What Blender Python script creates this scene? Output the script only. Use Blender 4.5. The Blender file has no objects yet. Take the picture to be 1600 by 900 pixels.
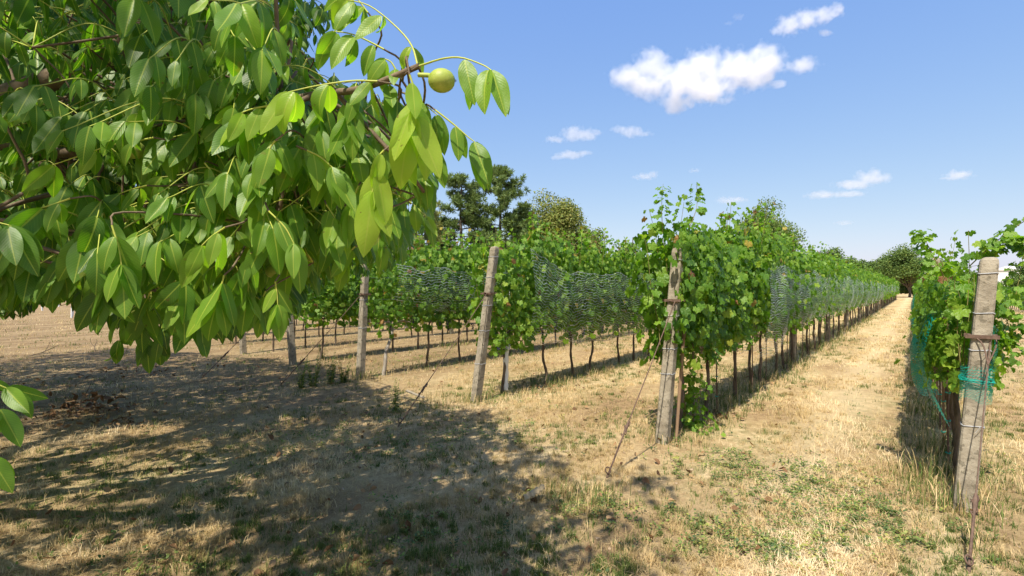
import bpy, math, random
import numpy as np
from mathutils import Vector, Matrix

random.seed(7)
R = np.random.default_rng(11)
SC = bpy.context.scene
COL = SC.collection
PI = math.pi
CAM_H = 1.6
F = 800.0                                   # focal length in photo pixels (1600 wide)
ROW = np.array([0.618, 0.786, 0.0])         # direction the vine rows run
LEFT = np.array([-0.786, 0.618, 0.0])       # across the rows
ROT = math.atan2(ROW[1], ROW[0])
SUN_H = np.array([-0.438, -0.899])          # horizontal direction towards the sun
SUN_EL = math.radians(57.0)


# ------------------------------------------------------------------ helpers
def at(px, py, Y):
    return np.array([(px - 800.0) / F * Y, Y, CAM_H + (450.0 - py) / F * Y])


def gpt(px, py):
    Y = CAM_H * F / (py - 450.0)
    return np.array([(px - 800.0) / F * Y, Y, 0.0])


def norm(a):
    a = np.asarray(a, float)
    return a / np.maximum(np.linalg.norm(a, axis=-1, keepdims=True), 1e-9)


def hash2(ix, iy, s):
    n = np.sin(ix * 127.1 + iy * 311.7 + s * 74.7) * 43758.5453
    return n - np.floor(n)


def vnoise(x, y, s=0):
    ix, iy = np.floor(x), np.floor(y)
    fx, fy = x - ix, y - iy
    fx = fx * fx * (3 - 2 * fx)
    fy = fy * fy * (3 - 2 * fy)
    a, b = hash2(ix, iy, s), hash2(ix + 1, iy, s)
    c, d = hash2(ix, iy + 1, s), hash2(ix + 1, iy + 1, s)
    return (a * (1 - fx) + b * fx) * (1 - fy) + (c * (1 - fx) + d * fx) * fy


def fbm(x, y, s=0, o=3):
    t, a, tot = 0, 1.0, 0
    for i in range(o):
        t = t + a * vnoise(x * 2 ** i, y * 2 ** i, s + i * 13)
        tot += a
        a *= 0.5
    return t / tot


def gz(x, y):
    """height of the ground, a few centimetres of bumps"""
    near = np.exp(-((x) ** 2 + (y - 5) ** 2) / 900.0)
    return (fbm(x / 1.3, y / 1.3, 3, 2) - 0.5) * 0.06 * near - 0.02


def gzs(x, y):
    return float(gz(np.array([float(x)]), np.array([float(y)]))[0])


class Geo:
    """collects geometry and links it as ONE mesh object"""

    def __init__(self):
        self.v, self.f, self.mi, self.uv, self.t = [], [], [], [], []
        self.n = 0

    def add(self, v, f, mi=0, uv=None, tint=None):
        v = np.asarray(v, float).reshape(-1, 3)
        f = np.asarray(f, int)
        self.v.append(v)
        self.f.append(f + self.n)
        self.mi.append(np.full(len(f), mi, int))
        self.uv.append(np.zeros((len(v), 2)) if uv is None else np.asarray(uv, float))
        if tint is None:
            tint = 0.5
        self.t.append(np.full(len(v), tint, float) if np.isscalar(tint) else np.asarray(tint, float))
        self.n += len(v)

    def mesh(self, name, mats, smooth=True):
        me = bpy.data.meshes.new(name)
        v = np.concatenate(self.v)
        loops = np.concatenate([f.ravel() for f in self.f])
        tot = np.concatenate([np.full(len(f), f.shape[1], int) for f in self.f])
        start = np.concatenate([[0], np.cumsum(tot)[:-1]])
        me.vertices.add(len(v))
        me.vertices.foreach_set('co', v.astype(np.float32).ravel())
        me.loops.add(len(loops))
        me.loops.foreach_set('vertex_index', loops.astype(np.int32))
        me.polygons.add(len(tot))
        me.polygons.foreach_set('loop_start', start.astype(np.int32))
        me.polygons.foreach_set('loop_total', tot.astype(np.int32))
        me.polygons.foreach_set('material_index', np.concatenate(self.mi).astype(np.int32))
        me.polygons.foreach_set('use_smooth', np.full(len(tot), smooth, bool))
        uvl = me.uv_layers.new(name='UVMap')
        uvl.data.foreach_set('uv', np.concatenate(self.uv)[loops].astype(np.float32).ravel())
        a = me.attributes.new('tint', 'FLOAT', 'POINT')
        a.data.foreach_set('value', np.concatenate(self.t).astype(np.float32))
        me.update(calc_edges=True)
        me.validate()
        for m in (mats if isinstance(mats, (list, tuple)) else [mats]):
            me.materials.append(m)
        return me


def link(name, me, parent=None, loc=None, rotz=None):
    o = bpy.data.objects.new(name, me)
    COL.objects.link(o)
    if parent is not None:
        o.parent = parent
    if loc is not None:
        o.location = [float(c) for c in loc]
    if rotz is not None:
        o.rotation_euler = (0, 0, rotz)
    return o


def tag(o, label=None, cat=None, group=None, kind=None):
    if label:
        assert 4 <= len(label.split()) <= 16, label
        o['label'] = label
    if cat:
        o['category'] = cat
    if group:
        o['group'] = group
    if kind:
        o['kind'] = kind
    return o


def thing(name, label, cat, loc=(0, 0, 0), rotz=0.0, group=None):
    o = bpy.data.objects.new(name, None)
    o.empty_display_size = 0.2
    COL.objects.link(o)
    o.location = [float(c) for c in loc]
    o.rotation_euler = (0, 0, rotz)
    return tag(o, label, cat, group)


def tube(g, pts, rad, sides=6, mi=0, tint=0.5, cap=True):
    pts = np.asarray(pts, float)
    n = len(pts)
    rad = np.full(n, rad, float) if np.isscalar(rad) else np.asarray(rad, float)
    tan = np.gradient(pts, axis=0) if n > 2 else np.repeat((pts[1] - pts[0])[None], n, 0)
    tan = norm(tan)
    ref = np.array([0.31, 0.2, 0.93])
    if abs(tan[0] @ norm(ref)) > 0.93:
        ref = np.array([1.0, 0.1, 0.05])
    x = norm(np.cross(tan, ref))
    y = np.cross(tan, x)
    a = np.arange(sides) / sides * 2 * PI
    v = pts[:, None] + rad[:, None, None] * (x[:, None] * np.cos(a)[None, :, None] + y[:, None] * np.sin(a)[None, :, None])
    i, j = np.meshgrid(np.arange(n - 1), np.arange(sides), indexing='ij')
    j2 = (j + 1) % sides
    f = np.stack([i * sides + j, i * sides + j2, (i + 1) * sides + j2, (i + 1) * sides + j], -1).reshape(-1, 4)
    L = np.concatenate([[0], np.cumsum(np.linalg.norm(np.diff(pts, axis=0), axis=1))])
    uv = np.stack([np.tile(np.arange(sides) / sides, n), np.repeat(L, sides)], -1)
    vv = v.reshape(-1, 3)
    g.add(vv, f, mi, uv, tint)
    if cap:
        for k, rev in ((0, True), (n - 1, False)):
            ring = vv[k * sides:(k + 1) * sides]
            c = np.vstack([ring, pts[k][None]])
            ff = [(q, (q + 1) % sides, sides) if not rev else ((q + 1) % sides, q, sides) for q in range(sides)]
            g.add(c, ff, mi, np.zeros((sides + 1, 2)), tint)


def box(g, c, size, rz=0.0, mi=0, tint=0.5):
    s = np.array(size) / 2.0
    v = np.array([[x, y, z] for z in (-1, 1) for y in (-1, 1) for x in (-1, 1)], float) * s
    cs, sn = math.cos(rz), math.sin(rz)
    v = np.stack([v[:, 0] * cs - v[:, 1] * sn, v[:, 0] * sn + v[:, 1] * cs, v[:, 2]], -1) + np.array(c)
    f = [(0, 2, 3, 1), (4, 5, 7, 6), (0, 1, 5, 4), (2, 6, 7, 3), (0, 4, 6, 2), (1, 3, 7, 5)]
    g.add(v, f, mi, None, tint)


def curve(pts, n):
    """smooth curve through a few points (Catmull-Rom)"""
    p = np.asarray(pts, float)
    p = np.vstack([2 * p[0] - p[1], p, 2 * p[-1] - p[-2]])
    m = len(p) - 3
    s = np.linspace(0, m - 1e-6, n)
    k = s.astype(int)
    t = (s - k)[:, None]
    a, b, c, d = p[k], p[k + 1], p[k + 2], p[k + 3]
    return 0.5 * (2 * b + (c - a) * t + (2 * a - 5 * b + 4 * c - d) * t ** 2 + (3 * b - a - 3 * c + d) * t ** 3)


def place(g, T, FC, UV, pos, yd, nr, size, bend, fold, tint, mi=0, twist=0.0):
    """put a leaf template at many places: yd = direction base to tip, nr = upper side"""
    pos, yd, nr = np.asarray(pos, float), norm(yd), np.asarray(nr, float)
    m, n = len(pos), len(T)
    xd = norm(np.cross(yd, nr))
    nn = np.cross(xd, yd)
    size = np.broadcast_to(np.asarray(size, float), (m,))
    bend = np.broadcast_to(np.asarray(bend, float), (m,))
    fold = np.broadcast_to(np.asarray(fold, float), (m,))
    tint = np.broadcast_to(np.asarray(tint, float), (m,))
    x, y, z = T[:, 0], T[:, 1], T[:, 2]
    ph = R.random(m) * 6.28
    k = np.maximum(np.abs(bend), 1e-3) * np.sign(bend + 1e-9)
    ang = k[:, None] * 2 * y[None]
    yy = np.sin(ang) / (2 * k[:, None])
    zz = -(1 - np.cos(ang)) / (2 * k[:, None])
    zl = z[None] + fold[:, None] * np.abs(x)[None] + 0.10 * np.sin(y[None] * 9 + ph[:, None]) * np.abs(x)[None] * np.sign(x)[None]
    yy = yy + zl * np.sin(ang)
    zz = zz + zl * np.cos(ang)
    xx = np.broadcast_to(x[None], (m, n))
    v = pos[:, None] + size[:, None, None] * (xx[..., None] * xd[:, None] + yy[..., None] * yd[:, None] + zz[..., None] * nn[:, None])
    f = (FC[None] + (np.arange(m) * n)[:, None, None]).reshape(-1, FC.shape[1])
    g.add(v.reshape(-1, 3), f, mi, np.tile(UV, (m, 1)), np.repeat(tint, n))


# ------------------------------------------------------------------ materials
def new_mat(name):
    m = bpy.data.materials.new(name)
    m.use_nodes = True
    nt = m.node_tree
    nt.nodes.clear()
    out = nt.nodes.new('ShaderNodeOutputMaterial')
    return m, nt, out


class N:
    """tiny node-graph writer"""

    def __init__(self, nt):
        self.nt = nt

    def new(self, t, **kw):
        n = self.nt.nodes.new(t)
        for k, v in kw.items():
            setattr(n, k, v)
        return n

    def put(self, sock, val):
        if isinstance(val, bpy.types.NodeSocket):
            self.nt.links.new(val, sock)
        else:
            sock.default_value = val

    def math(self, op, a, b=None, c=None, clamp=False):
        n = self.new('ShaderNodeMath', operation=op, use_clamp=clamp)
        self.put(n.inputs[0], a)
        if b is not None:
            self.put(n.inputs[1], b)
        if c is not None:
            self.put(n.inputs[2], c)
        return n.outputs[0]

    def vmath(self, op, a, b=None):
        n = self.new('ShaderNodeVectorMath', operation=op)
        self.put(n.inputs[0], a)
        if b is not None:
            self.put(n.inputs[1], b)
        return n.outputs['Value'] if op in ('LENGTH', 'DOT_PRODUCT', 'DISTANCE') else n.outputs[0]

    def ramp(self, fac, stops, interp='LINEAR'):
        n = self.new('ShaderNodeValToRGB')
        n.color_ramp.interpolation = interp
        e = n.color_ramp.elements
        while len(e) < len(stops):
            e.new(0.5)
        for k, (p, c) in enumerate(stops):
            e[k].position = p
            e[k].color = (*c, 1.0) if len(c) == 3 else c
        self.put(n.inputs[0], fac)
        return n.outputs[0]

    def noise(self, vec, scale, detail=4.0, rough=0.55, w=None):
        n = self.new('ShaderNodeTexNoise')
        if vec is not None:
            self.put(n.inputs['Vector'], vec)
        n.inputs['Scale'].default_value = scale
        n.inputs['Detail'].default_value = detail
        n.inputs['Roughness'].default_value = rough
        return n.outputs['Fac']

    def mix(self, fac, a, b, blend='MIX'):
        n = self.new('ShaderNodeMix', data_type='RGBA', blend_type=blend)
        self.put(n.inputs[0], fac)
        for s, v in ((n.inputs[6], a), (n.inputs[7], b)):
            if isinstance(v, tuple) and len(v) == 3:
                v = (*v, 1.0)
            self.put(s, v)
        return n.outputs[2]

    def coord(self, which='Object'):
        return self.new('ShaderNodeTexCoord').outputs[which]

    def bump(self, h, strength=0.4, dist=0.01):
        n = self.new('ShaderNodeBump')
        n.inputs['Strength'].default_value = strength
        n.inputs['Distance'].default_value = dist
        self.put(n.inputs['Height'], h)
        return n.outputs[0]

    def bsdf(self, color, rough=0.6, spec=0.3, normal=None):
        n = self.new('ShaderNodeBsdfPrincipled')
        if isinstance(color, tuple) and len(color) == 3:
            color = (*color, 1.0)
        self.put(n.inputs['Base Color'], color)
        self.put(n.inputs['Roughness'], rough)
        n.inputs['Specular IOR Level'].default_value = spec
        if normal is not None:
            self.put(n.inputs['Normal'], normal)
        return n.outputs[0]

    def mixs(self, fac, a, b):
        n = self.new('ShaderNodeMixShader')
        self.put(n.inputs[0], fac)
        self.put(n.inputs[1], a)
        self.put(n.inputs[2], b)
        return n.outputs[0]


def leaf_mat(name, stops, trans_gain=(1.9, 2.1, 0.6), trans=0.40, rough=0.42, spec=0.4, veins=None, vein_col=(0.45, 0.5, 0.1)):
    m, nt, out = new_mat(name)
    g = N(nt)
    a = g.new('ShaderNodeAttribute', attribute_name='tint')
    col = g.ramp(a.outputs['Fac'], stops)
    nrm = None
    if veins == 'walnut':
        uv = g.new('ShaderNodeSeparateXYZ')
        g.put(uv.inputs[0], g.coord('UV'))
        ax = g.math('ABSOLUTE', uv.outputs[0])
        mid = g.math('LESS_THAN', ax, g.math('MULTIPLY_ADD', uv.outputs[1], -0.012, 0.018))
        w = g.math('SUBTRACT', g.math('MULTIPLY', uv.outputs[1], 14.0), g.math('MULTIPLY', g.math('POWER', ax, 1.2), 24.0))
        pp = g.math('PINGPONG', w, 0.5)
        side = g.math('LESS_THAN', pp, 0.055)
        inner = g.math('LESS_THAN', ax, 0.24)
        side = g.math('MULTIPLY', g.math('MULTIPLY', side, inner), 0.30)
        fac = g.math('MAXIMUM', mid, side)
        col = g.mix(g.math('MULTIPLY', fac, 0.8), col, vein_col)
        spots = g.noise(g.coord('Object'), 55.0, 2.0)
        col = g.mix(g.math('MULTIPLY', g.math('GREATER_THAN', spots, 0.735), 0.7), col, (0.13, 0.08, 0.025))
        blot = g.noise(g.coord('Object'), 16.0, 3.0)
        col = g.mix(g.math('MULTIPLY', g.math('GREATER_THAN', blot, 0.70), 0.55), col, (0.20, 0.19, 0.04))
        nrm = g.bump(g.math('ADD', g.math('MULTIPLY', pp, 0.6), g.noise(g.coord('UV'), 9.0, 3.0)), 0.14, 0.004)
    elif veins == 'grape':
        uv = g.new('ShaderNodeSeparateXYZ')
        g.put(uv.inputs[0], g.coord('UV'))
        ang = g.math('ARCTAN2', uv.outputs[0], uv.outputs[1])
        pp = g.math('PINGPONG', ang, 0.42)
        rad = g.vmath('LENGTH', g.coord('UV'))
        wv = g.math('MULTIPLY', pp, rad)
        fac = g.math('LESS_THAN', wv, 0.016)
        col = g.mix(g.math('MULTIPLY', fac, 0.45), col, vein_col)
        nz = g.noise(g.coord('UV'), 7.0, 2.0)
        nrm = g.bump(nz, 0.5, 0.02)
    b = g.bsdf(col, rough, spec, nrm)
    tr = g.new('ShaderNodeBsdfTranslucent')
    g.put(tr.inputs['Color'], g.mix(1.0, col, trans_gain, 'MULTIPLY'))
    g.put(out.inputs[0], g.mixs(trans, b, tr.outputs[0]))
    return m


def simple_mat(name, c1, c2, scale=8.0, rough=0.8, spec=0.2, bump=0.3, bdist=0.01, stretch=None, detail=5.0, extra=None):
    m, nt, out = new_mat(name)
    g = N(nt)
    co = g.coord('Object')
    if stretch:
        mp = g.new('ShaderNodeMapping')
        mp.inputs['Scale'].default_value = stretch
        g.put(mp.inputs[0], co)
        co = mp.outputs[0]
    f = g.noise(co, scale, detail, 0.62)
    col = g.ramp(f, [(0.3, c1), (0.7, c2)])
    if extra:
        f2 = g.noise(co, extra[0], 3.0)
        col = g.mix(g.math('MULTIPLY', g.math('GREATER_THAN', f2, extra[1]), extra[3]), col, extra[2])
    f3 = g.noise(co, scale * 4, 4.0, 0.7)
    g.put(out.inputs[0], g.bsdf(col, rough, spec, g.bump(f3, bump, bdist)))
    return m


M = {}
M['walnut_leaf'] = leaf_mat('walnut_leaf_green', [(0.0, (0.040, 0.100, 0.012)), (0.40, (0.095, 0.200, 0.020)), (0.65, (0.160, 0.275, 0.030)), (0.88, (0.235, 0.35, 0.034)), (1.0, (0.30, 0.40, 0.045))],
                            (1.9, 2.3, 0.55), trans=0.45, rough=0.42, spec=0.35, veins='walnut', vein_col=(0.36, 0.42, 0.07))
M['rachis'] = simple_mat('leaf_stalk_yellow_green', (0.34, 0.40, 0.06), (0.44, 0.45, 0.09), 30, 0.5, 0.3, 0.1)
M['twig'] = simple_mat('walnut_twig_bark', (0.10, 0.07, 0.045), (0.21, 0.16, 0.11), 25, 0.85, 0.15, 0.6, 0.004)
M['bark'] = simple_mat('walnut_trunk_bark', (0.08, 0.06, 0.045), (0.24, 0.20, 0.16), 5, 0.9, 0.1, 0.9, 0.03, (1, 1, 0.25))
M['walnut'] = simple_mat('walnut_husk_green', (0.22, 0.29, 0.04), (0.36, 0.41, 0.08), 40, 0.48, 0.3, 0.2, 0.002, None, 3.0, (300.0, 0.64, (0.44, 0.46, 0.19), 0.5))
M['grape_leaf'] = leaf_mat('grape_leaf_green', [(0.0, (0.042, 0.105, 0.012)), (0.4, (0.105, 0.220, 0.020)), (0.75, (0.20, 0.325, 0.032)), (0.93, (0.28, 0.37, 0.045)), (0.955, (0.40, 0.34, 0.05)), (0.985, (0.34, 0.17, 0.06)), (1.0, (0.22, 0.10, 0.05))],
                           trans=0.42, rough=0.42, spec=0.42, veins='grape', vein_col=(0.24, 0.32, 0.08))
M['shoot'] = simple_mat('vine_shoot', (0.16, 0.12, 0.05), (0.24, 0.22, 0.07), 20, 0.7, 0.2, 0.1)
M['vine_bark'] = simple_mat('vine_trunk_bark', (0.05, 0.038, 0.028), (0.20, 0.155, 0.115), 14, 0.92, 0.1, 0.9, 0.012, (1, 1, 0.3))
M['pale_bark'] = simple_mat('weathered_vine_bark', (0.17, 0.14, 0.11), (0.38, 0.34, 0.29), 14, 0.92, 0.1, 0.9, 0.012, (1, 1, 0.3))
M['concrete'] = simple_mat('weathered_concrete', (0.19, 0.160, 0.118), (0.385, 0.340, 0.265), 7, 0.95, 0.1, 1.0, 0.010, None, 10.0, (17.0, 0.585, (0.12, 0.105, 0.075), 0.6))
M['rust'] = simple_mat('rusty_steel', (0.075, 0.045, 0.032), (0.17, 0.11, 0.08), 40, 0.8, 0.3, 0.4, 0.002)
M['wire'] = simple_mat('galvanised_wire', (0.30, 0.31, 0.33), (0.46, 0.47, 0.50), 40, 0.45, 0.5, 0.1, 0.001)
M['stake_wood'] = simple_mat('brown_stake_wood', (0.16, 0.10, 0.06), (0.33, 0.22, 0.14), 12, 0.85, 0.15, 0.5, 0.004, (1, 1, 0.12))
M['plank'] = simple_mat('grey_weathered_wood', (0.20, 0.165, 0.12), (0.36, 0.31, 0.23), 16, 0.9, 0.1, 0.5, 0.004, (0.15, 1, 1))
M['bark_strip'] = simple_mat('pale_bark_strip', (0.30, 0.22, 0.12), (0.48, 0.38, 0.23), 30, 0.9, 0.1, 0.5, 0.004)
M['clod'] = simple_mat('dry_earth_clod', (0.20, 0.14, 0.085), (0.42, 0.32, 0.21), 20, 0.95, 0.1, 0.6, 0.004)
M['white_plastic'] = simple_mat('white_plastic_sleeve', (0.66, 0.68, 0.70), (0.80, 0.80, 0.80), 10, 0.5, 0.4, 0.1)
M['teal_plastic'] = simple_mat('teal_plastic_tie', (0.0, 0.26, 0.20), (0.01, 0.36, 0.28), 20, 0.5, 0.4, 0.1)
M['dark_grape'] = simple_mat('dark_blue_grape', (0.018, 0.020, 0.045), (0.06, 0.06, 0.11), 60, 0.5, 0.4, 0.1, 0.001)
M['pink_grape'] = simple_mat('dusty_pink_grape', (0.22, 0.16, 0.12), (0.34, 0.27, 0.19), 60, 0.5, 0.4, 0.1, 0.001)
M['dead_leaf'] = leaf_mat('dead_leaf_brown', [(0.0, (0.09, 0.05, 0.025)), (0.5, (0.22, 0.12, 0.055)), (1.0, (0.40, 0.26, 0.13))], (1.2, 1.0, 0.7), 0.15, 0.7, 0.2)
M['grass'] = leaf_mat('meadow_grass_blades', [(0.0, (0.07, 0.125, 0.030)), (0.25, (0.15, 0.195, 0.05)), (0.36, (0.25, 0.210, 0.080)), (0.55, (0.49, 0.36, 0.175)), (0.85, (0.68, 0.525, 0.29)), (1.0, (0.81, 0.67, 0.44))],
                      (1.1, 1.05, 0.8), 0.25, 0.75, 0.15)
M['weed'] = leaf_mat('weed_leaf_green', [(0.0, (0.06, 0.10, 0.045)), (0.5, (0.11, 0.165, 0.045)), (0.85, (0.22, 0.27, 0.07)), (1.0, (0.36, 0.36, 0.10))], trans=0.3, rough=0.55, spec=0.3)
M['tree_leaf'] = leaf_mat('tree_leaf', [(0.0, (0.055, 0.095, 0.030)), (0.3, (0.085, 0.145, 0.034)), (0.55, (0.135, 0.20, 0.042)), (0.8, (0.22, 0.23, 0.055)), (1.0, (0.30, 0.27, 0.08))],
                          (1.4, 1.5, 0.7), 0.25, 0.6, 0.25)
M['needle'] = leaf_mat('pine_needle', [(0.0, (0.08, 0.14, 0.05)), (0.5, (0.18, 0.25, 0.075)), (1.0, (0.30, 0.30, 0.10))], (1.2, 1.2, 0.7), 0.25, 0.6, 0.25)
M['tree_bark'] = simple_mat('tree_bark', (0.07, 0.055, 0.045), (0.19, 0.155, 0.125), 4, 0.9, 0.1, 0.7, 0.05, (1, 1, 0.3))
M['white_wall'] = simple_mat('white_render', (0.74, 0.74, 0.72), (0.82, 0.81, 0.79), 3, 0.85, 0.2, 0.1)
M['roof_tile'] = simple_mat('roof_tiles', (0.26, 0.11, 0.07), (0.40, 0.19, 0.12), 6, 0.85, 0.2, 0.4)
M['window_glass'] = simple_mat('window_glass', (0.03, 0.04, 0.05), (0.05, 0.06, 0.07), 2, 0.1, 0.6, 0.0)


def net_mat(name, color, pitch, width, vpitch, vwidth, slant=0.6):
    m, nt, out = new_mat(name)
    g = N(nt)
    uv = g.new('ShaderNodeSeparateXYZ')
    g.put(uv.inputs[0], g.coord('UV'))
    U, V = uv.outputs[0], uv.outputs[1]
    wob = g.math('MULTIPLY', g.math('SUBTRACT', g.noise(g.coord('UV'), 1.3, 3.0), 0.5), 0.45)
    V2 = g.math('ADD', V, wob)
    zig = g.math('MULTIPLY', g.math('PINGPONG', U, vpitch), 0.22)
    l1 = g.math('LESS_THAN', g.math('PINGPONG', g.math('ADD', V2, zig), pitch / 2), width / 2)
    l2 = g.math('LESS_THAN', g.math('PINGPONG', g.math('MULTIPLY_ADD', V2, slant, U), vpitch / 2), vwidth / 2)
    fac = g.math('MAXIMUM', l1, l2)
    d = g.bsdf(color, 0.5, 0.35)
    tr = g.new('ShaderNodeBsdfTranslucent')
    tr.inputs['Color'].default_value = (*color, 1)
    s = g.mixs(0.3, d, tr.outputs[0])
    t = g.new('ShaderNodeBsdfTransparent')
    g.put(out.inputs[0], g.mixs(fac, t.outputs[0], s))
    return m


M['net_cord'] = simple_mat('grey_net_cord', (0.30, 0.34, 0.35), (0.42, 0.46, 0.47), 30, 0.7, 0.2, 0.3)
M['net_white'] = net_mat('white_bird_net', (0.74, 0.78, 0.79), 0.046, 0.0080, 0.07, 0.0042)
M['net_blue'] = net_mat('grey_blue_bird_net', (0.52, 0.58, 0.56), 0.054, 0.0056, 0.085, 0.0020)
M['net_skirt'] = net_mat('thin_teal_net', (0.02, 0.34, 0.26), 0.016, 0.0028, 0.018, 0.0018)
M['net_teal'] = net_mat('teal_bird_net', (0.012, 0.30, 0.22), 0.030, 0.0095, 0.035, 0.0070)


def ground_mat():
    m, nt, out = new_mat('dry_meadow_soil')
    g = N(nt)
    co = g.coord('Object')
    mp = g.new('ShaderNodeMapping')
    mp.inputs['Rotation'].default_value = (0, 0, -ROT)
    g.put(mp.inputs[0], co)
    rc = mp.outputs[0]
    st = g.new('ShaderNodeMapping')
    st.inputs['Scale'].default_value = (0.35, 1.0, 1.0)
    g.put(st.inputs[0], rc)
    n1 = g.noise(st.outputs[0], 1.1, 6.0, 0.65)
    n2 = g.noise(co, 9.0, 6.0, 0.7)
    n3 = g.noise(co, 70.0, 5.0, 0.75)
    f = g.math('ADD', g.math('MULTIPLY', n1, 0.5), g.math('ADD', g.math('MULTIPLY', n2, 0.28), g.math('MULTIPLY', n3, 0.30)))
    col = g.ramp(f, [(0.40, (0.19, 0.125, 0.066)), (0.48, (0.36, 0.245, 0.128)), (0.55, (0.50, 0.36, 0.190)), (0.63, (0.67, 0.52, 0.30))])
    gn = g.noise(st.outputs[0], 0.55, 5.0, 0.6)
    gn2 = g.noise(co, 6.0, 4.0, 0.7)
    gf = g.math('MULTIPLY', g.ramp(gn, [(0.44, (0, 0, 0)), (0.62, (1, 1, 1))]), g.ramp(gn2, [(0.42, (0, 0, 0)), (0.62, (1, 1, 1))]))
    col = g.mix(g.math('MULTIPLY', gf, 0.62), col, (0.135, 0.145, 0.045))
    sx = g.new('ShaderNodeSeparateXYZ')
    g.put(sx.inputs[0], rc)
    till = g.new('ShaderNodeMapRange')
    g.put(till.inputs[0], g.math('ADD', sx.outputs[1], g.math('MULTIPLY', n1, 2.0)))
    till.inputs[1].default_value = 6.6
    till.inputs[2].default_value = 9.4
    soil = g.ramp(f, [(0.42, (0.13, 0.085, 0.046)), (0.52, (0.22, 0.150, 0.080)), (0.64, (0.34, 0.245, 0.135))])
    tr_ = g.math('ABSOLUTE', g.math('SUBTRACT', g.math('ADD', sx.outputs[1], g.math('MULTIPLY', n1, 0.5)), 1.05))
    trk = g.new('ShaderNodeMapRange')
    g.put(trk.inputs[0], tr_)
    trk.inputs[1].default_value = 0.5
    trk.inputs[2].default_value = 0.05
    col = g.mix(g.math('MULTIPLY', trk.outputs[0], 0.45), col, (0.66, 0.53, 0.33))
    col = g.mix(g.math('MULTIPLY', till.outputs[0], 0.85), col, soil)      # bare tilled soil between the left rows, darkened further to imitate row shade
    h = g.math('ADD', g.math('MULTIPLY', n2, 0.6), n3)
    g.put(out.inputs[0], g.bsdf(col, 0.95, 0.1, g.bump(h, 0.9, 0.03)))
    return m


M['ground'] = ground_mat()

# ------------------------------------------------------------------ camera, sun, sky
cam = bpy.data.cameras.new('camera')
cam.sensor_width = 36.0
cam.lens = 18.0
cam.clip_start = 0.05
cam.clip_end = 6000.0
co = bpy.data.objects.new('camera', cam)
co.location = (0, 0, CAM_H)
co.rotation_euler = (math.radians(90), 0, 0)
COL.objects.link(co)
SC.camera = co

sun_dir = np.array([SUN_H[0] * math.cos(SUN_EL), SUN_H[1] * math.cos(SUN_EL), math.sin(SUN_EL)])
sl = bpy.data.lights.new('sun', 'SUN')
sl.energy = 2.85
sl.angle = math.radians(0.53)
sl.color = (1.0, 0.93, 0.79)
so = bpy.data.objects.new('sun', sl)
so.rotation_euler = Vector(-sun_dir).to_track_quat('-Z', 'Y').to_euler()
so.location = (0, 0, 30)
COL.objects.link(so)

w = bpy.data.worlds.new('World')
SC.world = w
w.use_nodes = True
wt = w.node_tree
wt.nodes.clear()
wo = wt.nodes.new('ShaderNodeOutputWorld')
bg = wt.nodes.new('ShaderNodeBackground')
sky = wt.nodes.new('ShaderNodeTexSky')
sky.sky_type = 'NISHITA'
sky.sun_disc = False
sky.sun_elevation = SUN_EL
sky.sun_rotation = math.atan2(SUN_H[0], SUN_H[1])
sky.altitude = 100
sky.air_density = 1.0
sky.dust_density = 1.0
sky.ozone_density = 3.0
wg = N(wt)
sc_ = wt.nodes.new('ShaderNodeSeparateColor')
cc_ = wt.nodes.new('ShaderNodeCombineColor')
wt.links.new(sky.outputs[0], sc_.inputs[0])
for q, (ga, ex) in enumerate(((0.525, 0.80), (0.708, 0.58), (1.63, 0.174))):      # milder gradient of a hazy summer sky
    wt.links.new(wg.math('MULTIPLY', wg.math('POWER', sc_.outputs[q], ex), ga), cc_.inputs[q])
wt.links.new(cc_.outputs[0], bg.inputs[0])
bg.inputs[1].default_value = 0.15
wt.links.new(bg.outputs[0], wo.inputs[0])

SC.view_settings.view_transform = 'Standard'
SC.view_settings.look = 'None'
SC.view_settings.exposure = 1.50
SC.view_settings.gamma = 1.0
SC.view_settings.use_curve_mapping = False
SC.render.engine = 'CYCLES'
cy = SC.cycles
cy.max_bounces = 10
cy.diffuse_bounces = 7
cy.glossy_bounces = 2
cy.transmission_bounces = 5
cy.transparent_max_bounces = 20
cy.volume_bounces = 10
cy.volume_step_rate = 1.0
cy.use_adaptive_sampling = True
cy.adaptive_threshold = 0.015
cy.use_denoising = True
cy.caustics_reflective = False
cy.caustics_refractive = False

# ------------------------------------------------------------------ ground
def build_ground():
    n = 420
    s = np.linspace(-1, 1, n)
    ax = np.sinh(s * 6.2) / np.sinh(6.2) * 2500.0
    X, Y = np.meshgrid(ax, ax + 5.0, indexing='ij')
    Z = gz(X, Y)
    v = np.stack([X, Y, Z], -1).reshape(-1, 3)
    i, j = np.meshgrid(np.arange(n - 1), np.arange(n - 1), indexing='ij')
    f = np.stack([i * n + j, (i + 1) * n + j, (i + 1) * n + j + 1, i * n + j + 1], -1).reshape(-1, 4)
    g = Geo()
    g.add(v, f)
    tag(link('ground', g.mesh('ground', M['ground'])), 'dry straw coloured meadow ground between the vine rows', 'ground', kind='structure')


build_ground()

ENDS = [np.array([3.316, 3.76, 0]), np.array([1.567, 5.33, 0]), np.array([-0.52, 7.31, 0]), np.array([-2.71, 9.14, 0]), np.array([-4.64, 10.85, 0])]
for k in range(5, 9):
    ENDS.append(ENDS[-1] + np.array([-1.97, 1.75, 0]))


def row_dist(x, y):
    """distance across to the nearest row line (only where rows run)"""
    best = np.full(np.shape(x), 99.0)
    for e in ENDS:
        dx, dy = x - e[0], y - e[1]
        t = dx * ROW[0] + dy * ROW[1]
        d = np.abs(dx * LEFT[0] + dy * LEFT[1])
        best = np.where(t > 0.1, np.minimum(best, d), best)
    return best


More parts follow.
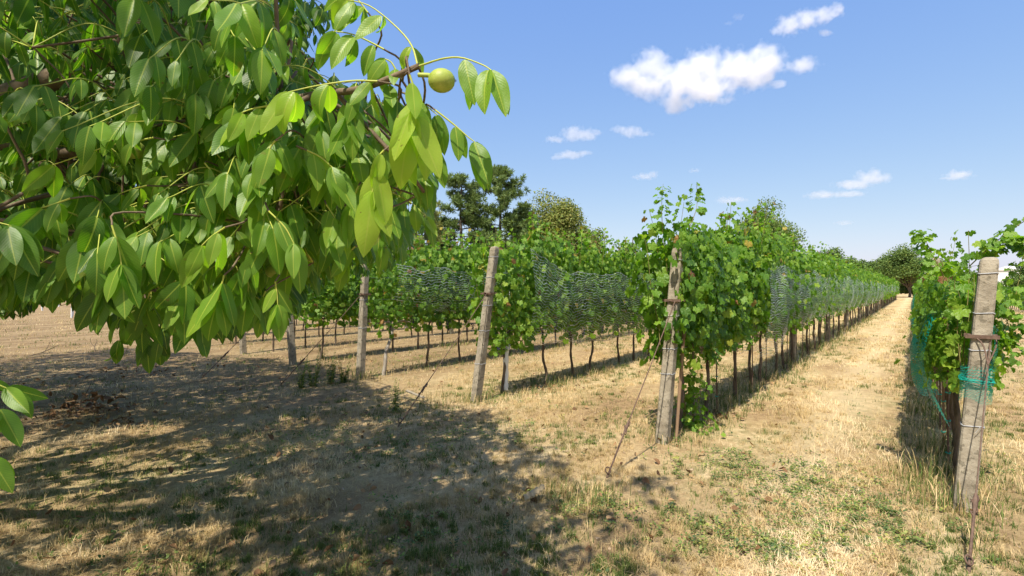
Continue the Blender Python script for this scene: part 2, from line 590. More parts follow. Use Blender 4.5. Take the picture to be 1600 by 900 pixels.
# ------------------------------------------------------------------ grass, weeds on the ground
def shade_edge(y):
    return np.interp(y, [0, 2.9, 3.3, 4.0, 5.1, 6.7, 8.5, 10.7, 13.0, 16], [0.6, 0.45, 0.40, 0.65, 0.35, -0.45, -2.5, -3.9, -8.5, -14])


def build_grass():
    n = 760000
    r_ = np.random.default_rng(5)
    rr = np.exp(r_.uniform(math.log(2.2), math.log(48), n))
    th = r_.uniform(-0.95, 0.95, n)
    x, y = rr * np.sin(th), rr * np.cos(th)
    # most blades stand in tufts
    cell = 0.115 * np.maximum(1, np.round(rr / 5))
    ix, iy = np.floor(x / cell), np.floor(y / cell)
    q = r_.random(n) < 0.78
    tx = (ix + 0.15 + 0.7 * hash2(ix, iy, 5)) * cell
    ty = (iy + 0.15 + 0.7 * hash2(ix, iy, 6)) * cell
    tsz = 0.5 + hash2(ix, iy, 7) * 1.1
    sp = 0.19 * cell * tsz
    jx, jy = r_.normal(0, 1, n), r_.normal(0, 1, n)
    x = np.where(q, tx + jx * sp, x)
    y = np.where(q, ty + jy * sp, y)
    rr = np.hypot(x, y)
    a, b = x * ROW[0] + y * ROW[1], x * LEFT[0] + y * LEFT[1]
    dens = fbm(a / 1.3, b / 0.8, 21, 4)
    bare = np.clip((dens - 0.33) / 0.14, 0.06, 1.0)
    bare = np.where(q, bare * np.clip(hash2(ix, iy, 8) * 1.7 - 0.12, 0.05, 1), bare * 0.7)
    rd = row_dist(x, y)
    bare = np.where(rd < 0.42, 0.45, bare)
    bare = bare * (1 - 0.72 * np.clip((b - 6.0) / 2.5, 0, 1))
    track = np.exp(-((b - 0.85 + 0.25 * np.sin(a * 0.4)) / 0.36) ** 2)
    keep = r_.random(n) < bare
    x, y, rr, a, b, rd, q, ix, iy, tsz, track = [v[keep] for v in (x, y, rr, a, b, rd, q, ix, iy, tsz, track)]
    n = len(x)
    shade = x < shade_edge(y)
    gp = fbm(a / 1.1, b / 0.7, 41, 4)
    green_p = np.clip((gp - 0.42) / 0.13, 0.10, 0.95) * np.where(shade, 0.74, 0.68)
    green_p = green_p * (1 - 0.85 * track)
    green_p = np.where(rd < 0.42, np.maximum(green_p, 0.42), green_p)
    pick = np.where(q, 0.75 * hash2(ix, iy, 9) + 0.25 * r_.random(n), r_.random(n))
    green = pick < green_p
    th_ = np.where(q, hash2(ix, iy, 10), r_.random(n))
    tint = np.where(green, r_.uniform(0.0, 0.33, n), np.clip(0.42 + 0.50 * (0.6 * th_ + 0.4 * r_.random(n)) + 0.9 * (fbm(a / 0.9, b / 0.5, 71, 3) - 0.50) + 0.16 * track, 0.36, 1.0))
    sc = np.maximum(1.0, rr / 6.0) ** 0.8
    h = np.where(green, r_.uniform(0.025, 0.06, n), r_.uniform(0.03, 0.085, n)) * np.where(q, 0.55 + 0.55 * tsz, 0.7)
    h = np.where(rd < 0.42, h * 1.6, h) * sc ** 0.4
    wd = np.where(green, 0.0036, 0.0030) * sc * r_.uniform(0.7, 1.4, n)
    az = r_.uniform(0, 2 * PI, n)
    lean = np.where(green, r_.uniform(0.1, 0.9, n), r_.uniform(0.3, 1.5, n))
    mat_ = (~q) & (~green) & (r_.random(n) < 0.75)                      # flattened straw
    lean = np.where(mat_, r_.uniform(1.15, 1.3, n), lean)
    h = np.where(mat_, r_.uniform(0.05, 0.12, n) * sc ** 0.4, h * 0.88)
    z = gz(x, y) - 0.004
    d = np.stack([np.cos(az), np.sin(az), np.zeros(n)], -1)
    s = np.stack([-np.sin(az), np.cos(az), np.zeros(n)], -1)
    base = np.stack([x, y, z], -1)
    up = np.array([0, 0, 1.0])
    mid = base + d * (h * np.sin(lean * 0.6) * 0.55)[:, None] + up * (h * np.cos(lean * 0.6) * 0.55)[:, None]
    tip = mid + d * (h * np.sin(lean * 1.3) * 0.6)[:, None] + up * (h * np.cos(np.minimum(lean * 1.3, 1.5)) * 0.6)[:, None]
    g = Geo()
    w0 = s * (wd / 2)[:, None]
    v = np.stack([base - w0, base + w0, mid + w0 * 0.85, mid - w0 * 0.85, tip], 1).reshape(-1, 3)
    k = np.arange(n)[:, None] * 5
    tt = np.repeat(tint, 5)
    g.add(v, k + np.array([[0, 1, 2, 3]]), 0, None, tt)
    g.f.append(k + np.array([[3, 2, 4]]))
    g.mi.append(np.zeros(n, int))
    tag(link('dry_grass', g.mesh('dry_grass', M['grass'], smooth=False)), 'short sun bleached grass with green patches covering the ground', 'grass', kind='stuff')


build_grass()

# leaf templates --------------------------------------------------
def grape_template(lod):
    if lod == 0:
        ang = [0, 14, 26, 38, 50, 62, 74, 90, 106, 122, 140, 158, 172]
        rad = [1.0, .86, .70, .80, .90, .78, .62, .70, .68, .56, .50, .40, .12]
    elif lod == 1:
        ang = [0, 26, 50, 76, 104, 145, 172]
        rad = [1.0, .70, .88, .60, .68, .48, .15]
    else:
        ang = [0, 48, 100, 150]
        rad = [1.0, .85, .70, .45]
    pts = [(math.sin(math.radians(a)) * r, math.cos(math.radians(a)) * r) for a, r in zip(ang, rad)]
    left = [(-x, y) for x, y in pts[1:][::-1]]
    o = np.array(pts + left) * 0.62 + np.array([0, 0.36])
    c = np.array([[0.0, 0.42]])
    P = np.vstack([o, c])
    n = len(o)
    z = -0.25 * ((P[:, 0]) ** 2) - 0.05 * np.cos(np.arange(n + 1) * 2.1) * (np.arange(n + 1) < n)
    T = np.stack([P[:, 0], P[:, 1], z], -1)
    FC = np.array([[k, (k + 1) % n, n] for k in range(n)])[:, ::-1]
    return T, FC, P - np.array([0, 0.02])


def oval_template(nx, ny, wmax=0.20, pw=0.85, tip=1.0):
    xs = np.linspace(-1, 1, nx)
    ys = np.linspace(0, 1, ny)
    wv = wmax * (ys + 0.02) ** 0.70 * (1 - ys * 0.999) ** 0.90 / 0.343
    wv = np.maximum(wv, 0.012)
    wv[-1] = 0.004
    X = xs[None] * wv[:, None]
    Y = np.repeat(ys[:, None], nx, 1)
    Z = -0.10 * (X / wmax) ** 2 * wmax
    T = np.stack([X, Y, Z], -1).reshape(-1, 3)
    i, j = np.meshgrid(np.arange(ny - 1), np.arange(nx - 1), indexing='ij')
    FC = np.stack([i * nx + j, i * nx + j + 1, (i + 1) * nx + j + 1, (i + 1) * nx + j], -1).reshape(-1, 4)
    return T, FC, T[:, :2].copy()


GL = [grape_template(k) for k in range(3)]
WL = [oval_template(7, 12), oval_template(5, 7), oval_template(3, 4)]
BL = oval_template(3, 5, 0.30)


def ortho_normal(d, n):
    d = norm(d)
    n = np.asarray(n, float)
    n = n - d * np.sum(d * n, -1, keepdims=True)
    return norm(n)


# ------------------------------------------------------------------ grapevines
def grape_tints(n, r_, bright=0.0, dead=0.012):
    t = np.clip(r_.normal(0.42 + bright, 0.2, n), 0.0, 0.92)
    q = r_.random(n)
    t = np.where(q < dead, r_.uniform(0.94, 1.0, n), t)
    return t


def vine_foliage(seed, L=1.05, zlo=0.98, ztop=2.35, hw=0.28, lod=0, nsh=11, fill=230, size=(0.07, 0.125), bright=0.0, dead=0.012, hang=0.25, stems=True):
    r_ = np.random.default_rng(seed)
    g = Geo()
    P, D, NN = [], [], []
    for k in range(nsh):
        x0 = (k + r_.random()) / nsh * L - L / 2
        top = ztop + r_.normal(0, 0.16)
        lean = r_.normal(0, 0.16)
        yl = r_.normal(0, 0.10)
        curl = r_.choice([-1, 1]) * r_.uniform(0.0, 0.35)
        m = int((top - zlo) / 0.075)
        s = np.linspace(0, 1, m)
        pts = np.stack([x0 + lean * s + 0.03 * np.sin(s * 9 + k), yl * s + 0.8 * curl * np.clip(s - 0.65, 0, 1) ** 1.2, zlo + (top - zlo) * s - 0.35 * abs(curl) * np.clip(s - 0.7, 0, 1)], -1)
        if stems and lod == 0:
            tube(g, pts[::2], np.linspace(0.005, 0.002, len(pts[::2])), 4, 1, 0.5, cap=False)
        rep = 2 if lod == 0 else 1
        for q in range(rep):
            az = np.where(np.arange(m) % 2 == 0, PI / 2, -PI / 2) * (1 if q == 0 else -1) + r_.normal(0, 0.7, m)
            out = np.stack([np.cos(az), np.sin(az), np.full(m, 0.15)], -1)
            pet = r_.uniform(0.05, 0.15, m) * (1.0 - 0.5 * s)
            P.append(pts + out * pet[:, None])
            NN.append(norm(out) * 0.7 + np.array([0, 0, 0.95]) + r_.normal(0, 0.33, (m, 3)))
            D.append(out * 0.5 + np.array([0, 0, -0.75]) + r_.normal(0, 0.35, (m, 3)))
    side = r_.choice([-1, 1], fill)
    z = zlo + (ztop - zlo - 0.05) * r_.random(fill) ** 0.9
    x_ = r_.uniform(-L / 2, L / 2, fill)
    lump = 0.62 + 0.75 * fbm(x_ * 2.6 + seed, z * 2.4 + side * 5, seed % 97, 2)
    belly = lump * hw * (0.72 + 0.28 * np.sin(np.clip((z - zlo) / (ztop - zlo), 0, 1) * PI)) * r_.uniform(0.55, 1.15, fill)
    x = x_
    P.append(np.stack([x, side * belly, z], -1))
    out = np.stack([r_.normal(0, 0.35, fill) - 0.25, side * np.ones(fill), np.full(fill, 0.85)], -1)
    NN.append(out + r_.normal(0, 0.32, (fill, 3)))
    D.append(np.stack([r_.normal(0, 0.45, fill), side * 0.35, -np.ones(fill) * 0.8], -1))
    nh = int(fill * hang * 0.35)
    xh = r_.choice([-0.32, -0.05, 0.3], nh) * L + r_.normal(0, 0.09, nh)
    zh = zlo - r_.random(nh) * 0.18
    P.append(np.stack([xh, r_.normal(0, hw * 0.5, nh), zh], -1))
    NN.append(np.stack([r_.normal(0, 0.4, nh), r_.choice([-1, 1], nh), np.full(nh, 0.5)], -1))
    D.append(np.stack([r_.normal(0, 0.4, nh), r_.normal(0, 0.3, nh), -np.ones(nh)], -1))
    P, D, NN = np.concatenate(P), norm(np.concatenate(D)), np.concatenate(NN)
    n = len(P)
    T, FC, UV = GL[lod]
    sz = r_.uniform(size[0], size[1], n) * (1.0 - 0.35 * np.clip((P[:, 2] - ztop + 0.1) / 0.3, 0, 1))
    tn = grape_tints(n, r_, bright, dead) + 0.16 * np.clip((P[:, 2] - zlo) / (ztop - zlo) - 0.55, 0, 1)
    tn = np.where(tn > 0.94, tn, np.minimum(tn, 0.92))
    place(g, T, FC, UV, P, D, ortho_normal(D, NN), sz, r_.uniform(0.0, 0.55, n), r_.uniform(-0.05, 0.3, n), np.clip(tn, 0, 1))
    return g.mesh('foliage', [M['grape_leaf'], M['shoot']])


def vine_trunk(seed, h=0.95, lean=0.09, rad=0.021, arms=0.42, mat='vine_bark', base_shift=None):
    r_ = np.random.default_rng(seed)
    g = Geo()
    b = np.array([r_.normal(0, lean), r_.normal(0, 0.03), -0.08]) if base_shift is None else np.array([*base_shift, -0.08])
    top = np.array([0, 0, h])
    ps = [b + (top - b) * t + np.array([r_.normal(0, 0.014), r_.normal(0, 0.014), 0]) for t in (0, 0.25, 0.5, 0.75)] + [top]
    c = curve(ps, 16)
    rr = rad * np.linspace(1.25, 0.85, 16) * (1 + 0.14 * np.sin(np.arange(16) * 2.3 + seed))
    rr[0] *= 1.35
    tube(g, c, rr, 8)
    for s in (-1, 1):
        ar = curve([top - [0, 0, 0.05], top + [s * 0.1, 0, 0.02], top + [s * arms * 0.6, 0.01, 0.03], top + [s * arms, 0, 0.0]], 7)
        tube(g, ar, np.linspace(rad * 0.7, rad * 0.4, 7), 6)
    return g.mesh('trunk', M[mat])


ICO = None


def ico():
    global ICO
    if ICO is None:
        t = (1 + 5 ** 0.5) / 2
        v = norm(np.array([(-1, t, 0), (1, t, 0), (-1, -t, 0), (1, -t, 0), (0, -1, t), (0, 1, t), (0, -1, -t), (0, 1, -t), (t, 0, -1), (t, 0, 1), (-t, 0, -1), (-t, 0, 1)], float))
        f = np.array([(0, 11, 5), (0, 5, 1), (0, 1, 7), (0, 7, 10), (0, 10, 11), (1, 5, 9), (5, 11, 4), (11, 10, 2), (10, 7, 6), (7, 1, 8), (3, 9, 4), (3, 4, 2), (3, 2, 6), (3, 6, 8), (3, 8, 9), (4, 9, 5), (2, 4, 11), (6, 2, 10), (8, 6, 7), (9, 8, 1)])
        ICO = (v, f)
    return ICO


def grape_bunch(seed, mat):
    r_ = np.random.default_rng(seed)
    g = Geo()
    V, FI = ico()
    for k in range(58):
        z = -r_.random() * 0.15
        rad = 0.042 * (1 + z / 0.19)
        a = r_.random() * 6.28
        p = np.array([math.cos(a) * rad, math.sin(a) * rad, z])
        g.add(V * r_.uniform(0.008, 0.010) + p, FI)
    tube(g, [(0, 0, 0.06), (0.004, 0, 0.02), (0, 0, -0.1)], 0.0025, 4)
    return g.mesh('grape_cluster', M[mat])


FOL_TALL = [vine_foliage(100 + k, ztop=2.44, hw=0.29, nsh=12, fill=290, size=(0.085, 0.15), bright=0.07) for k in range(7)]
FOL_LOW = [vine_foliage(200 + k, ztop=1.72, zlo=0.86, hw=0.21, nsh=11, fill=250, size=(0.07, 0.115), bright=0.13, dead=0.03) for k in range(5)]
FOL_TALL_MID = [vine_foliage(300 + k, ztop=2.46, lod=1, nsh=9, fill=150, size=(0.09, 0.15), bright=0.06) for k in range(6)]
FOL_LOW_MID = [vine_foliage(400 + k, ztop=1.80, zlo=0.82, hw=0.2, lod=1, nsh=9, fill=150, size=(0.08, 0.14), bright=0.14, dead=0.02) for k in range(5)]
TRUNKS = [vine_trunk(500 + k) for k in range(7)]
BUNCH_DARK = [grape_bunch(600 + k, 'dark_grape') for k in range(2)]
BUNCH_PINK = [grape_bunch(610 + k, 'pink_grape') for k in range(2)]
ORD = ['first', 'second', 'third', 'fourth', 'fifth', 'sixth', 'seventh', 'eighth', 'ninth', 'tenth', 'eleventh', 'twelfth', 'thirteenth', 'fourteenth', 'fifteenth', 'sixteenth', 'seventeenth', 'eighteenth', 'nineteenth', 'twentieth', 'twenty-first', 'twenty-second', 'twenty-third', 'twenty-fourth', 'twenty-fifth']
ROWDESC = ['the low row behind the rightmost post', 'the tall row left of the path', 'the second row left of the path', 'the third row left of the path',
           'the fourth row left of the path', 'the fifth row left of the path', 'the sixth row left of the path', 'the seventh row left of the path', 'the eighth row left of the path']


def rowpt(k, t, off=0.0, z=0.0):
    p = ENDS[k] + ROW * t + LEFT * off
    return np.array([p[0], p[1], z])


NVINES = [44, 46, 19, 21, 24, 28, 30, 32, 20]
SP = 0.92
vine_i = 0


def loose_shoot(seed):
    r_ = np.random.default_rng(seed)
    pts = [(0, 0, 2.1), (r_.normal(0, .08), r_.normal(-.03, .06), 2.42), (r_.normal(0, .16), r_.normal(-.1, .12), 2.62 + r_.uniform(-.05, .22))]
    g = Geo()
    tube(g, curve(pts, 14), np.linspace(0.0045, 0.0015, 14), 4, 1)
    m = 34
    s = r_.uniform(0.05, 1, m)
    cc = curve(pts, 100)[(s * 99).astype(int)]
    az = r_.uniform(0, 6.28, m)
    out = np.stack([np.cos(az), np.sin(az), np.full(m, 0.2)], -1)
    D = out * 0.7 + np.array([0, 0, -0.6]) + r_.normal(0, 0.3, (m, 3))
    place(g, *GL[0], cc + out * 0.045, D, ortho_normal(D, out * 0.5 + np.array([0, 0, 0.7]) + r_.normal(0, 0.3, (m, 3))), np.interp(s, [0, 1], [0.13, 0.06]) * r_.uniform(0.8, 1.1, m), r_.uniform(0, 0.4, m), r_.uniform(0, 0.3, m), np.clip(r_.normal(0.55, 0.2, m), 0, 0.92))
    return g.mesh('shoot', [M['grape_leaf'], M['shoot']])


SHOOTS = [loose_shoot(700 + k) for k in range(6)]
for k in range(9):
    for i in range(NVINES[k]):
        t = 0.70 + i * SP + R.normal(0, 0.04)
        p = rowpt(k, t, R.normal(0, 0.02))
        p[2] = gzs(p[0], p[1])
        dist = math.hypot(p[0], p[1])
        near = dist < 13.5
        if i < 20:
            lab, grp = '%s grapevine from the near end of %s' % (ORD[i], ROWDESC[k]), 'grapevines of ' + ROWDESC[k]
        else:
            lab, grp = 'distant grapevine far along %s' % ROWDESC[k], 'distant grapevines of ' + ROWDESC[k]
        th = thing('grapevine', lab, 'grapevine', p, ROT + (PI if R.random() < 0.3 else 0), grp)
        if k == 0:
            me = random.choice(FOL_LOW if near else FOL_LOW_MID)
        else:
            me = random.choice(FOL_TALL if near else FOL_TALL_MID)
        special = (k, i) in ((0, 0), (1, 0), (1, 1), (2, 0), (3, 0))
        if special:
            th.rotation_euler = (0, 0, ROT)
        if (k, i) == (0, 0):
            me = vine_foliage(900, L=1.05, zlo=0.9, ztop=1.74, hw=0.22, nsh=12, hang=0.0, fill=300, size=(0.08, 0.135), bright=0.08, dead=0.01)
        elif (k, i) == (1, 0):
            me = vine_foliage(901, L=1.5, zlo=1.02, ztop=2.3, hw=0.31, nsh=19, fill=560, size=(0.09, 0.165), bright=0.04, dead=0.006, hang=0.4)
        elif (k, i) == (1, 1):
            me = vine_foliage(902, L=1.3, zlo=0.95, ztop=2.35, hw=0.33, nsh=15, fill=420, size=(0.09, 0.155), bright=0.06, dead=0.01, hang=0.5)
        elif (k, i) == (2, 0):
            me = vine_foliage(904, L=1.1, zlo=0.86, ztop=2.35, hw=0.28, nsh=12, fill=330, size=(0.08, 0.14), bright=0.08, hang=0.5)
        elif (k, i) == (3, 0):
            me = vine_foliage(903, L=1.2, zlo=0.95, ztop=2.3, hw=0.28, nsh=11, fill=240, dead=0.08)
        fo = link('foliage', me, th)
        if not special:
            fo.scale = (R.uniform(0.95, 1.12), R.uniform(0.85, 1.15), R.uniform(0.93, 1.06))
        if (k, i) == (3, 0):
            tr = link('trunk', vine_trunk(555, 0.95, 0.1, 0.03, 0.4, 'pale_bark', (-0.30, -0.05)), th)
        else:
            tr = link('trunk', random.choice(TRUNKS), th)
        if k < 4 and dist < 14:
            for q in range(3):
                b = link('grape_cluster', random.choice(BUNCH_PINK if k < 2 else BUNCH_DARK), th, (R.uniform(-0.42, 0.42), R.choice([-1, 1]) * R.uniform(0.04, 0.2), R.uniform(0.86, 1.08)))
                b.rotation_euler = (0, 0, R.random() * 6)
        if (k, i) == (2, 0):
            g = Geo()
            tube(g, curve([(-0.02, 0, 0.06), (0.0, 0.01, 0.3), (-0.01, 0, 0.55), (0.02, 0, 0.78)], 12), 0.042 + 0.006 * np.sin(np.arange(12) * 2.1), 8)
            for q in range(3):
                a = np.linspace(0, 2 * PI, 14)
                tube(g, np.stack([0.055 * np.cos(a) + 0.01, 0.055 * np.sin(a), 0.70 + 0.02 * q + 0.012 * np.sin(a + q)], -1), 0.006, 5)
            tube(g, curve([(0.0, 0, 0.7), (-0.02, -0.02, 1.0), (0.03, -0.05, 1.6), (0.12, -0.08, 1.95)], 10), 0.004, 4)
            link('trunk_wrap', g.mesh('trunk_wrap', M['white_plastic']), th)
        vine_i += 1
        if k in (1, 2, 3) and i > 1 and dist < 22:
            for q in range(int(R.integers(0, 3))):
                link('shoot', random.choice(SHOOTS), th, (R.uniform(-0.4, 0.4), R.uniform(-0.12, 0.12), R.uniform(-0.2, 0.04)), R.uniform(0, 6.28))
        # long leafy shoots that stand out of the hedge
        if (k, i) in ((1, 0), (0, 0), (2, 1), (2, 3), (1, 6), (1, 9), (2, 5)):
            if (k, i) == (1, 0):
                sh = [[(-0.50, 0.05, 2.2), (-0.50, 0.06, 2.5), (-0.46, 0.06, 2.74)], [(-0.25, -0.12, 2.2), (-0.14, -0.18, 2.45), (-0.02, -0.16, 2.62), (-0.05, -0.16, 2.78)]]
            elif (k, i) == (0, 0):
                sh = [[(-0.35, -0.05, 1.8), (-0.30, -0.22, 2.0), (-0.20, -0.42, 2.18), (-0.1, -0.62, 2.32)], [(-0.3, -0.1, 1.9), (-0.35, -0.3, 2.0), (-0.3, -0.42, 1.85)],
                      [(-0.2, -0.2, 1.1), (-0.3, -0.3, 1.5), (-0.3, -0.36, 1.9)], [(-0.2, -0.1, 1.7), (-0.2, -0.25, 1.45), (-0.25, -0.3, 1.2), (-0.2, -0.28, 0.98)], [(-0.45, 0.1, 1.7), (-0.5, 0.2, 1.95), (-0.4, 0.25, 2.1)]]
            else:
                sh = [[(R.uniform(-.3, .3), -0.05, 2.2), (R.uniform(-.3, .3), -0.1, 2.5), (R.uniform(-.3, .3), -0.25, 2.72)]]
            for pts in sh:
                g = Geo()
                c = curve(pts, 16)
                tube(g, c, np.linspace(0.0045, 0.0015, 16), 4, 1)
                m = 46 if k == 0 else 36
                s = R.uniform(0.1, 1, m)
                cc = curve(pts, 100)[(s * 99).astype(int)]
                az = R.uniform(0, 6.28, m)
                out = np.stack([np.cos(az), np.sin(az), np.full(m, 0.2)], -1)
                D = out * 0.7 + np.array([0, 0, -0.6]) + R.normal(0, 0.3, (m, 3))
                NNv = out * 0.5 + np.array([0, 0, 0.7]) + R.normal(0, 0.3, (m, 3))
                place(g, *GL[0], cc + out * 0.045, D, ortho_normal(D, NNv), np.interp(s, [0, 1], [0.115, 0.055]) * R.uniform(0.8, 1.1, m), R.uniform(0, 0.4, m), R.uniform(0, 0.3, m), np.clip(R.normal(0.5, 0.2, m), 0, 0.92))
                link('shoot', g.mesh('shoot', [M['grape_leaf'], M['shoot']]), th)
        if (k, i) == (1, 0):
            g = Geo()
            m = 230
            rr = np.abs(R.normal(0, 0.16, m))
            az = R.uniform(0, 6.28, m)
            zz = R.random(m) ** 1.6 * 0.72 + 0.03
            P = np.stack([0.10 + rr * np.cos(az) * (1 - 0.5 * zz), -0.05 + rr * np.sin(az) * (1 - 0.5 * zz), zz], -1)
            out = np.stack([np.cos(az), np.sin(az), np.full(m, 0.4)], -1)
            D = out * 0.5 + np.array([0, 0, -0.6]) + R.normal(0, 0.35, (m, 3))
            place(g, *GL[0], P, D, ortho_normal(D, out + R.normal(0, 0.3, (m, 3)) + np.array([0, 0, .3])), R.uniform(0.05, 0.10, m), R.uniform(0, 0.4, m), R.uniform(0, 0.3, m), np.clip(R.normal(0.55, 0.18, m), 0, 0.92))
            for q in range(9):
                a = R.uniform(0, 6.28)
                tube(g, curve([(0.05, 0, 0), (0.1 + 0.1 * math.cos(a), -0.05 + 0.1 * math.sin(a), 0.3), (0.1 + 0.15 * math.cos(a), -0.05 + 0.12 * math.sin(a), 0.65)], 6), 0.003, 4, 1)
            link('sucker_growth', g.mesh('sucker_growth', [M['grape_leaf'], M['shoot']]), th)

# everything farther along the rows reads as one hedge mass
def far_rows():
    g = Geo()
    r_ = np.random.default_rng(77)
    for k in range(9):
        t0 = 0.70 + NVINES[k] * SP
        t1 = 88.0
        L = t1 - t0
        ztop = 1.88 if k == 0 else 2.55
        n = int(L * (150 if k < 2 else 70))
        t = r_.uniform(t0, t1, n)
        side = r_.choice([-1, 1], n)
        z = r_.uniform(0.85, ztop, n) + r_.normal(0, 0.12, n) * (r_.random(n) < 0.3)
        off = side * r_.uniform(0.1, 0.32, n)
        P = ENDS[k][None] + ROW[None] * t[:, None] + LEFT[None] * off[:, None]
        P[:, 2] = z
        D = np.stack([r_.normal(0, .5, n), r_.normal(0, .5, n), -np.ones(n) * .8], -1)
        NNv = LEFT[None] * side[:, None] + r_.normal(0, 0.35, (n, 3)) + np.array([0, 0, 0.55])
        place(g, *GL[2], P, D, ortho_normal(D, NNv), r_.uniform(0.14, 0.22, n), r_.uniform(0, .4, n), r_.uniform(0, .2, n), grape_tints(n, r_, 0.08, 0.006))
        for tt in np.arange(t0, t1, SP):
            p = rowpt(k, tt)
            tube(g, [p + [0, 0, -0.1], p + [0.02, 0.01, 0.5], p + [0, 0, 0.95]], 0.026, 4, 1)
    tag(link('far_vine_rows', g.mesh('far_vine_rows', [M['grape_leaf'], M['vine_bark']])), 'far ends of the vine rows merging into one green mass', 'vineyard', kind='stuff')


far_rows()

# ------------------------------------------------------------------ concrete posts
def post_mesh(top, h_below=0.25, wb=0.125, wt=0.105, seed=0):
    """square chamfered post from the origin to the point `top`, rounded head"""
    r_ = np.random.default_rng(seed)
    top = np.asarray(top, float)
    H = top[2]
    lv = [-h_below, 0.0] + list(np.linspace(0.12, H - 0.05, 15)) + [H - 0.022, H - 0.006, H]
    g = Geo()
    ring = []
    for z in lv:
        s = z / H
        w = (wb + (wt - wb) * s) / 2 * (1 + r_.normal(0, 0.008))
        if z > H - 0.03:
            w *= {0: 0.93, 1: 0.72, 2: 0.42}[[H - 0.022, H - 0.006, H].index(z)]
        c = w * 0.80
        cx, cyy = top[0] * s, top[1] * s
        q = [(w, -c), (w, c), (c, w), (-c, w), (-w, c), (-w, -c), (-c, -w), (c, -w)]
        ring.append([(cx + a * math.cos(ROT) - b * math.sin(ROT), cyy + a * math.sin(ROT) + b * math.cos(ROT), z) for a, b in q])
    ring = np.array(ring)
    n = len(lv)
    i, j = np.meshgrid(np.arange(n - 1), np.arange(8), indexing='ij')
    f = np.stack([i * 8 + j, i * 8 + (j + 1) % 8, (i + 1) * 8 + (j + 1) % 8, (i + 1) * 8 + j], -1).reshape(-1, 4)
    g.add(ring.reshape(-1, 3), f)
    g.add(ring[-1], [tuple(range(8))])
    return g.mesh('concrete_post', M['concrete'], smooth=False), ring, lv


def band(top, z, wb=0.125, wt=0.105, r=0.004, tail=False):
    top = np.asarray(top, float)
    s = z / top[2]
    w = (wb + (wt - wb) * s) / 2 + r * 0.9
    c = w * 0.82
    q = [(w, -c), (w, c), (c, w), (-c, w), (-w, c), (-w, -c), (-c, -w), (c, -w), (w, -c)]
    pts = [(top[0] * s + a * math.cos(ROT) - b * math.sin(ROT), top[1] * s + a * math.sin(ROT) + b * math.cos(ROT), z + 0.006 * math.sin(3 * k)) for k, (a, b) in enumerate(q)]
    g = Geo()
    tube(g, pts, r, 5)
    if tail:
        p = np.array(pts[5])
        tube(g, curve([p, p + [-0.03, -0.02, 0.01], p + [-0.05, 0.0, -0.04]], 6), r * 0.6, 4)
    return g.mesh('wire_band', M['wire'])


def bracket_mesh(top, z, wb=0.125, wt=0.105):
    s = z / top[2]
    w = wb + (wt - wb) * s
    c = np.array([top[0] * s, top[1] * s, z])
    g = Geo()
    for a, b, sx, sy in ((w / 2 + 0.012, 0, 0.02, w + 0.075), (-w / 2 - 0.012, 0, 0.02, w + 0.075), (0, w / 2 + 0.012, w + 0.004, 0.02), (0, -w / 2 - 0.012, w + 0.004, 0.02)):
        box(g, c + np.array([a * math.cos(ROT) - b * math.sin(ROT), a * math.sin(ROT) + b * math.cos(ROT), 0]), (sx, sy, 0.026), ROT)
    return g.mesh('clamp_bracket', M['rust'], smooth=False)


POSTS = [  # row, top offset, height, label
    (0, (0.190, 0.0), 1.85, 'leaning rightmost concrete post with blue wire bands and teal netting tied around'),
    (1, (0.165, 0.0), 2.03, 'leaning central concrete end post half hidden by vine leaves with long rusty guy'),
    (2, (0.275, 0.0), 2.22, 'pale leaning concrete end post with a bare clean face before the blue net'),
    (3, (0.10, 0.0), 2.15, 'shadow striped concrete end post behind green weeds beside yellowing leaves'),
    (4, (-0.17, 0.0), 2.12, 'dim concrete end post leaning left in the walnut shade'),
    (5, (-0.10, 0.0), 2.1, 'shaded concrete end post of the fifth row glimpsed under walnut leaves'),
    (6, (0.05, 0.0), 2.1, 'shaded concrete end post of the sixth row behind the walnut leaves'),
    (7, (0.05, 0.0), 2.1, 'shaded concrete end post of the seventh row behind the walnut leaves'),
]
GUY = {0: ((0.13, -0.07, 1.22), gpt(1514, 886)), 1: ((0.10, -0.09, 1.46), gpt(950, 742)), 2: ((0.17, -0.10, 1.53), gpt(625, 662)), 3: ((0.06, -0.1, 1.5), gpt(440, 600)), 4: ((-0.1, -0.1, 1.5), gpt(318, 588)), 5: ((-0.05, -0.1, 1.5), gpt(215, 572))}
GUYLAB = ['rusty guy rod running down the front of the rightmost post', 'long rusty guy rod slanting left from the central post', 'dark twisted guy wire slanting left from the pale post', 'rusty guy rod sunk among weeds left of the striped post',
          'dark guy rod under the walnut leaves left of the dim post', 'dark guy rod at far left below the walnut leaves']
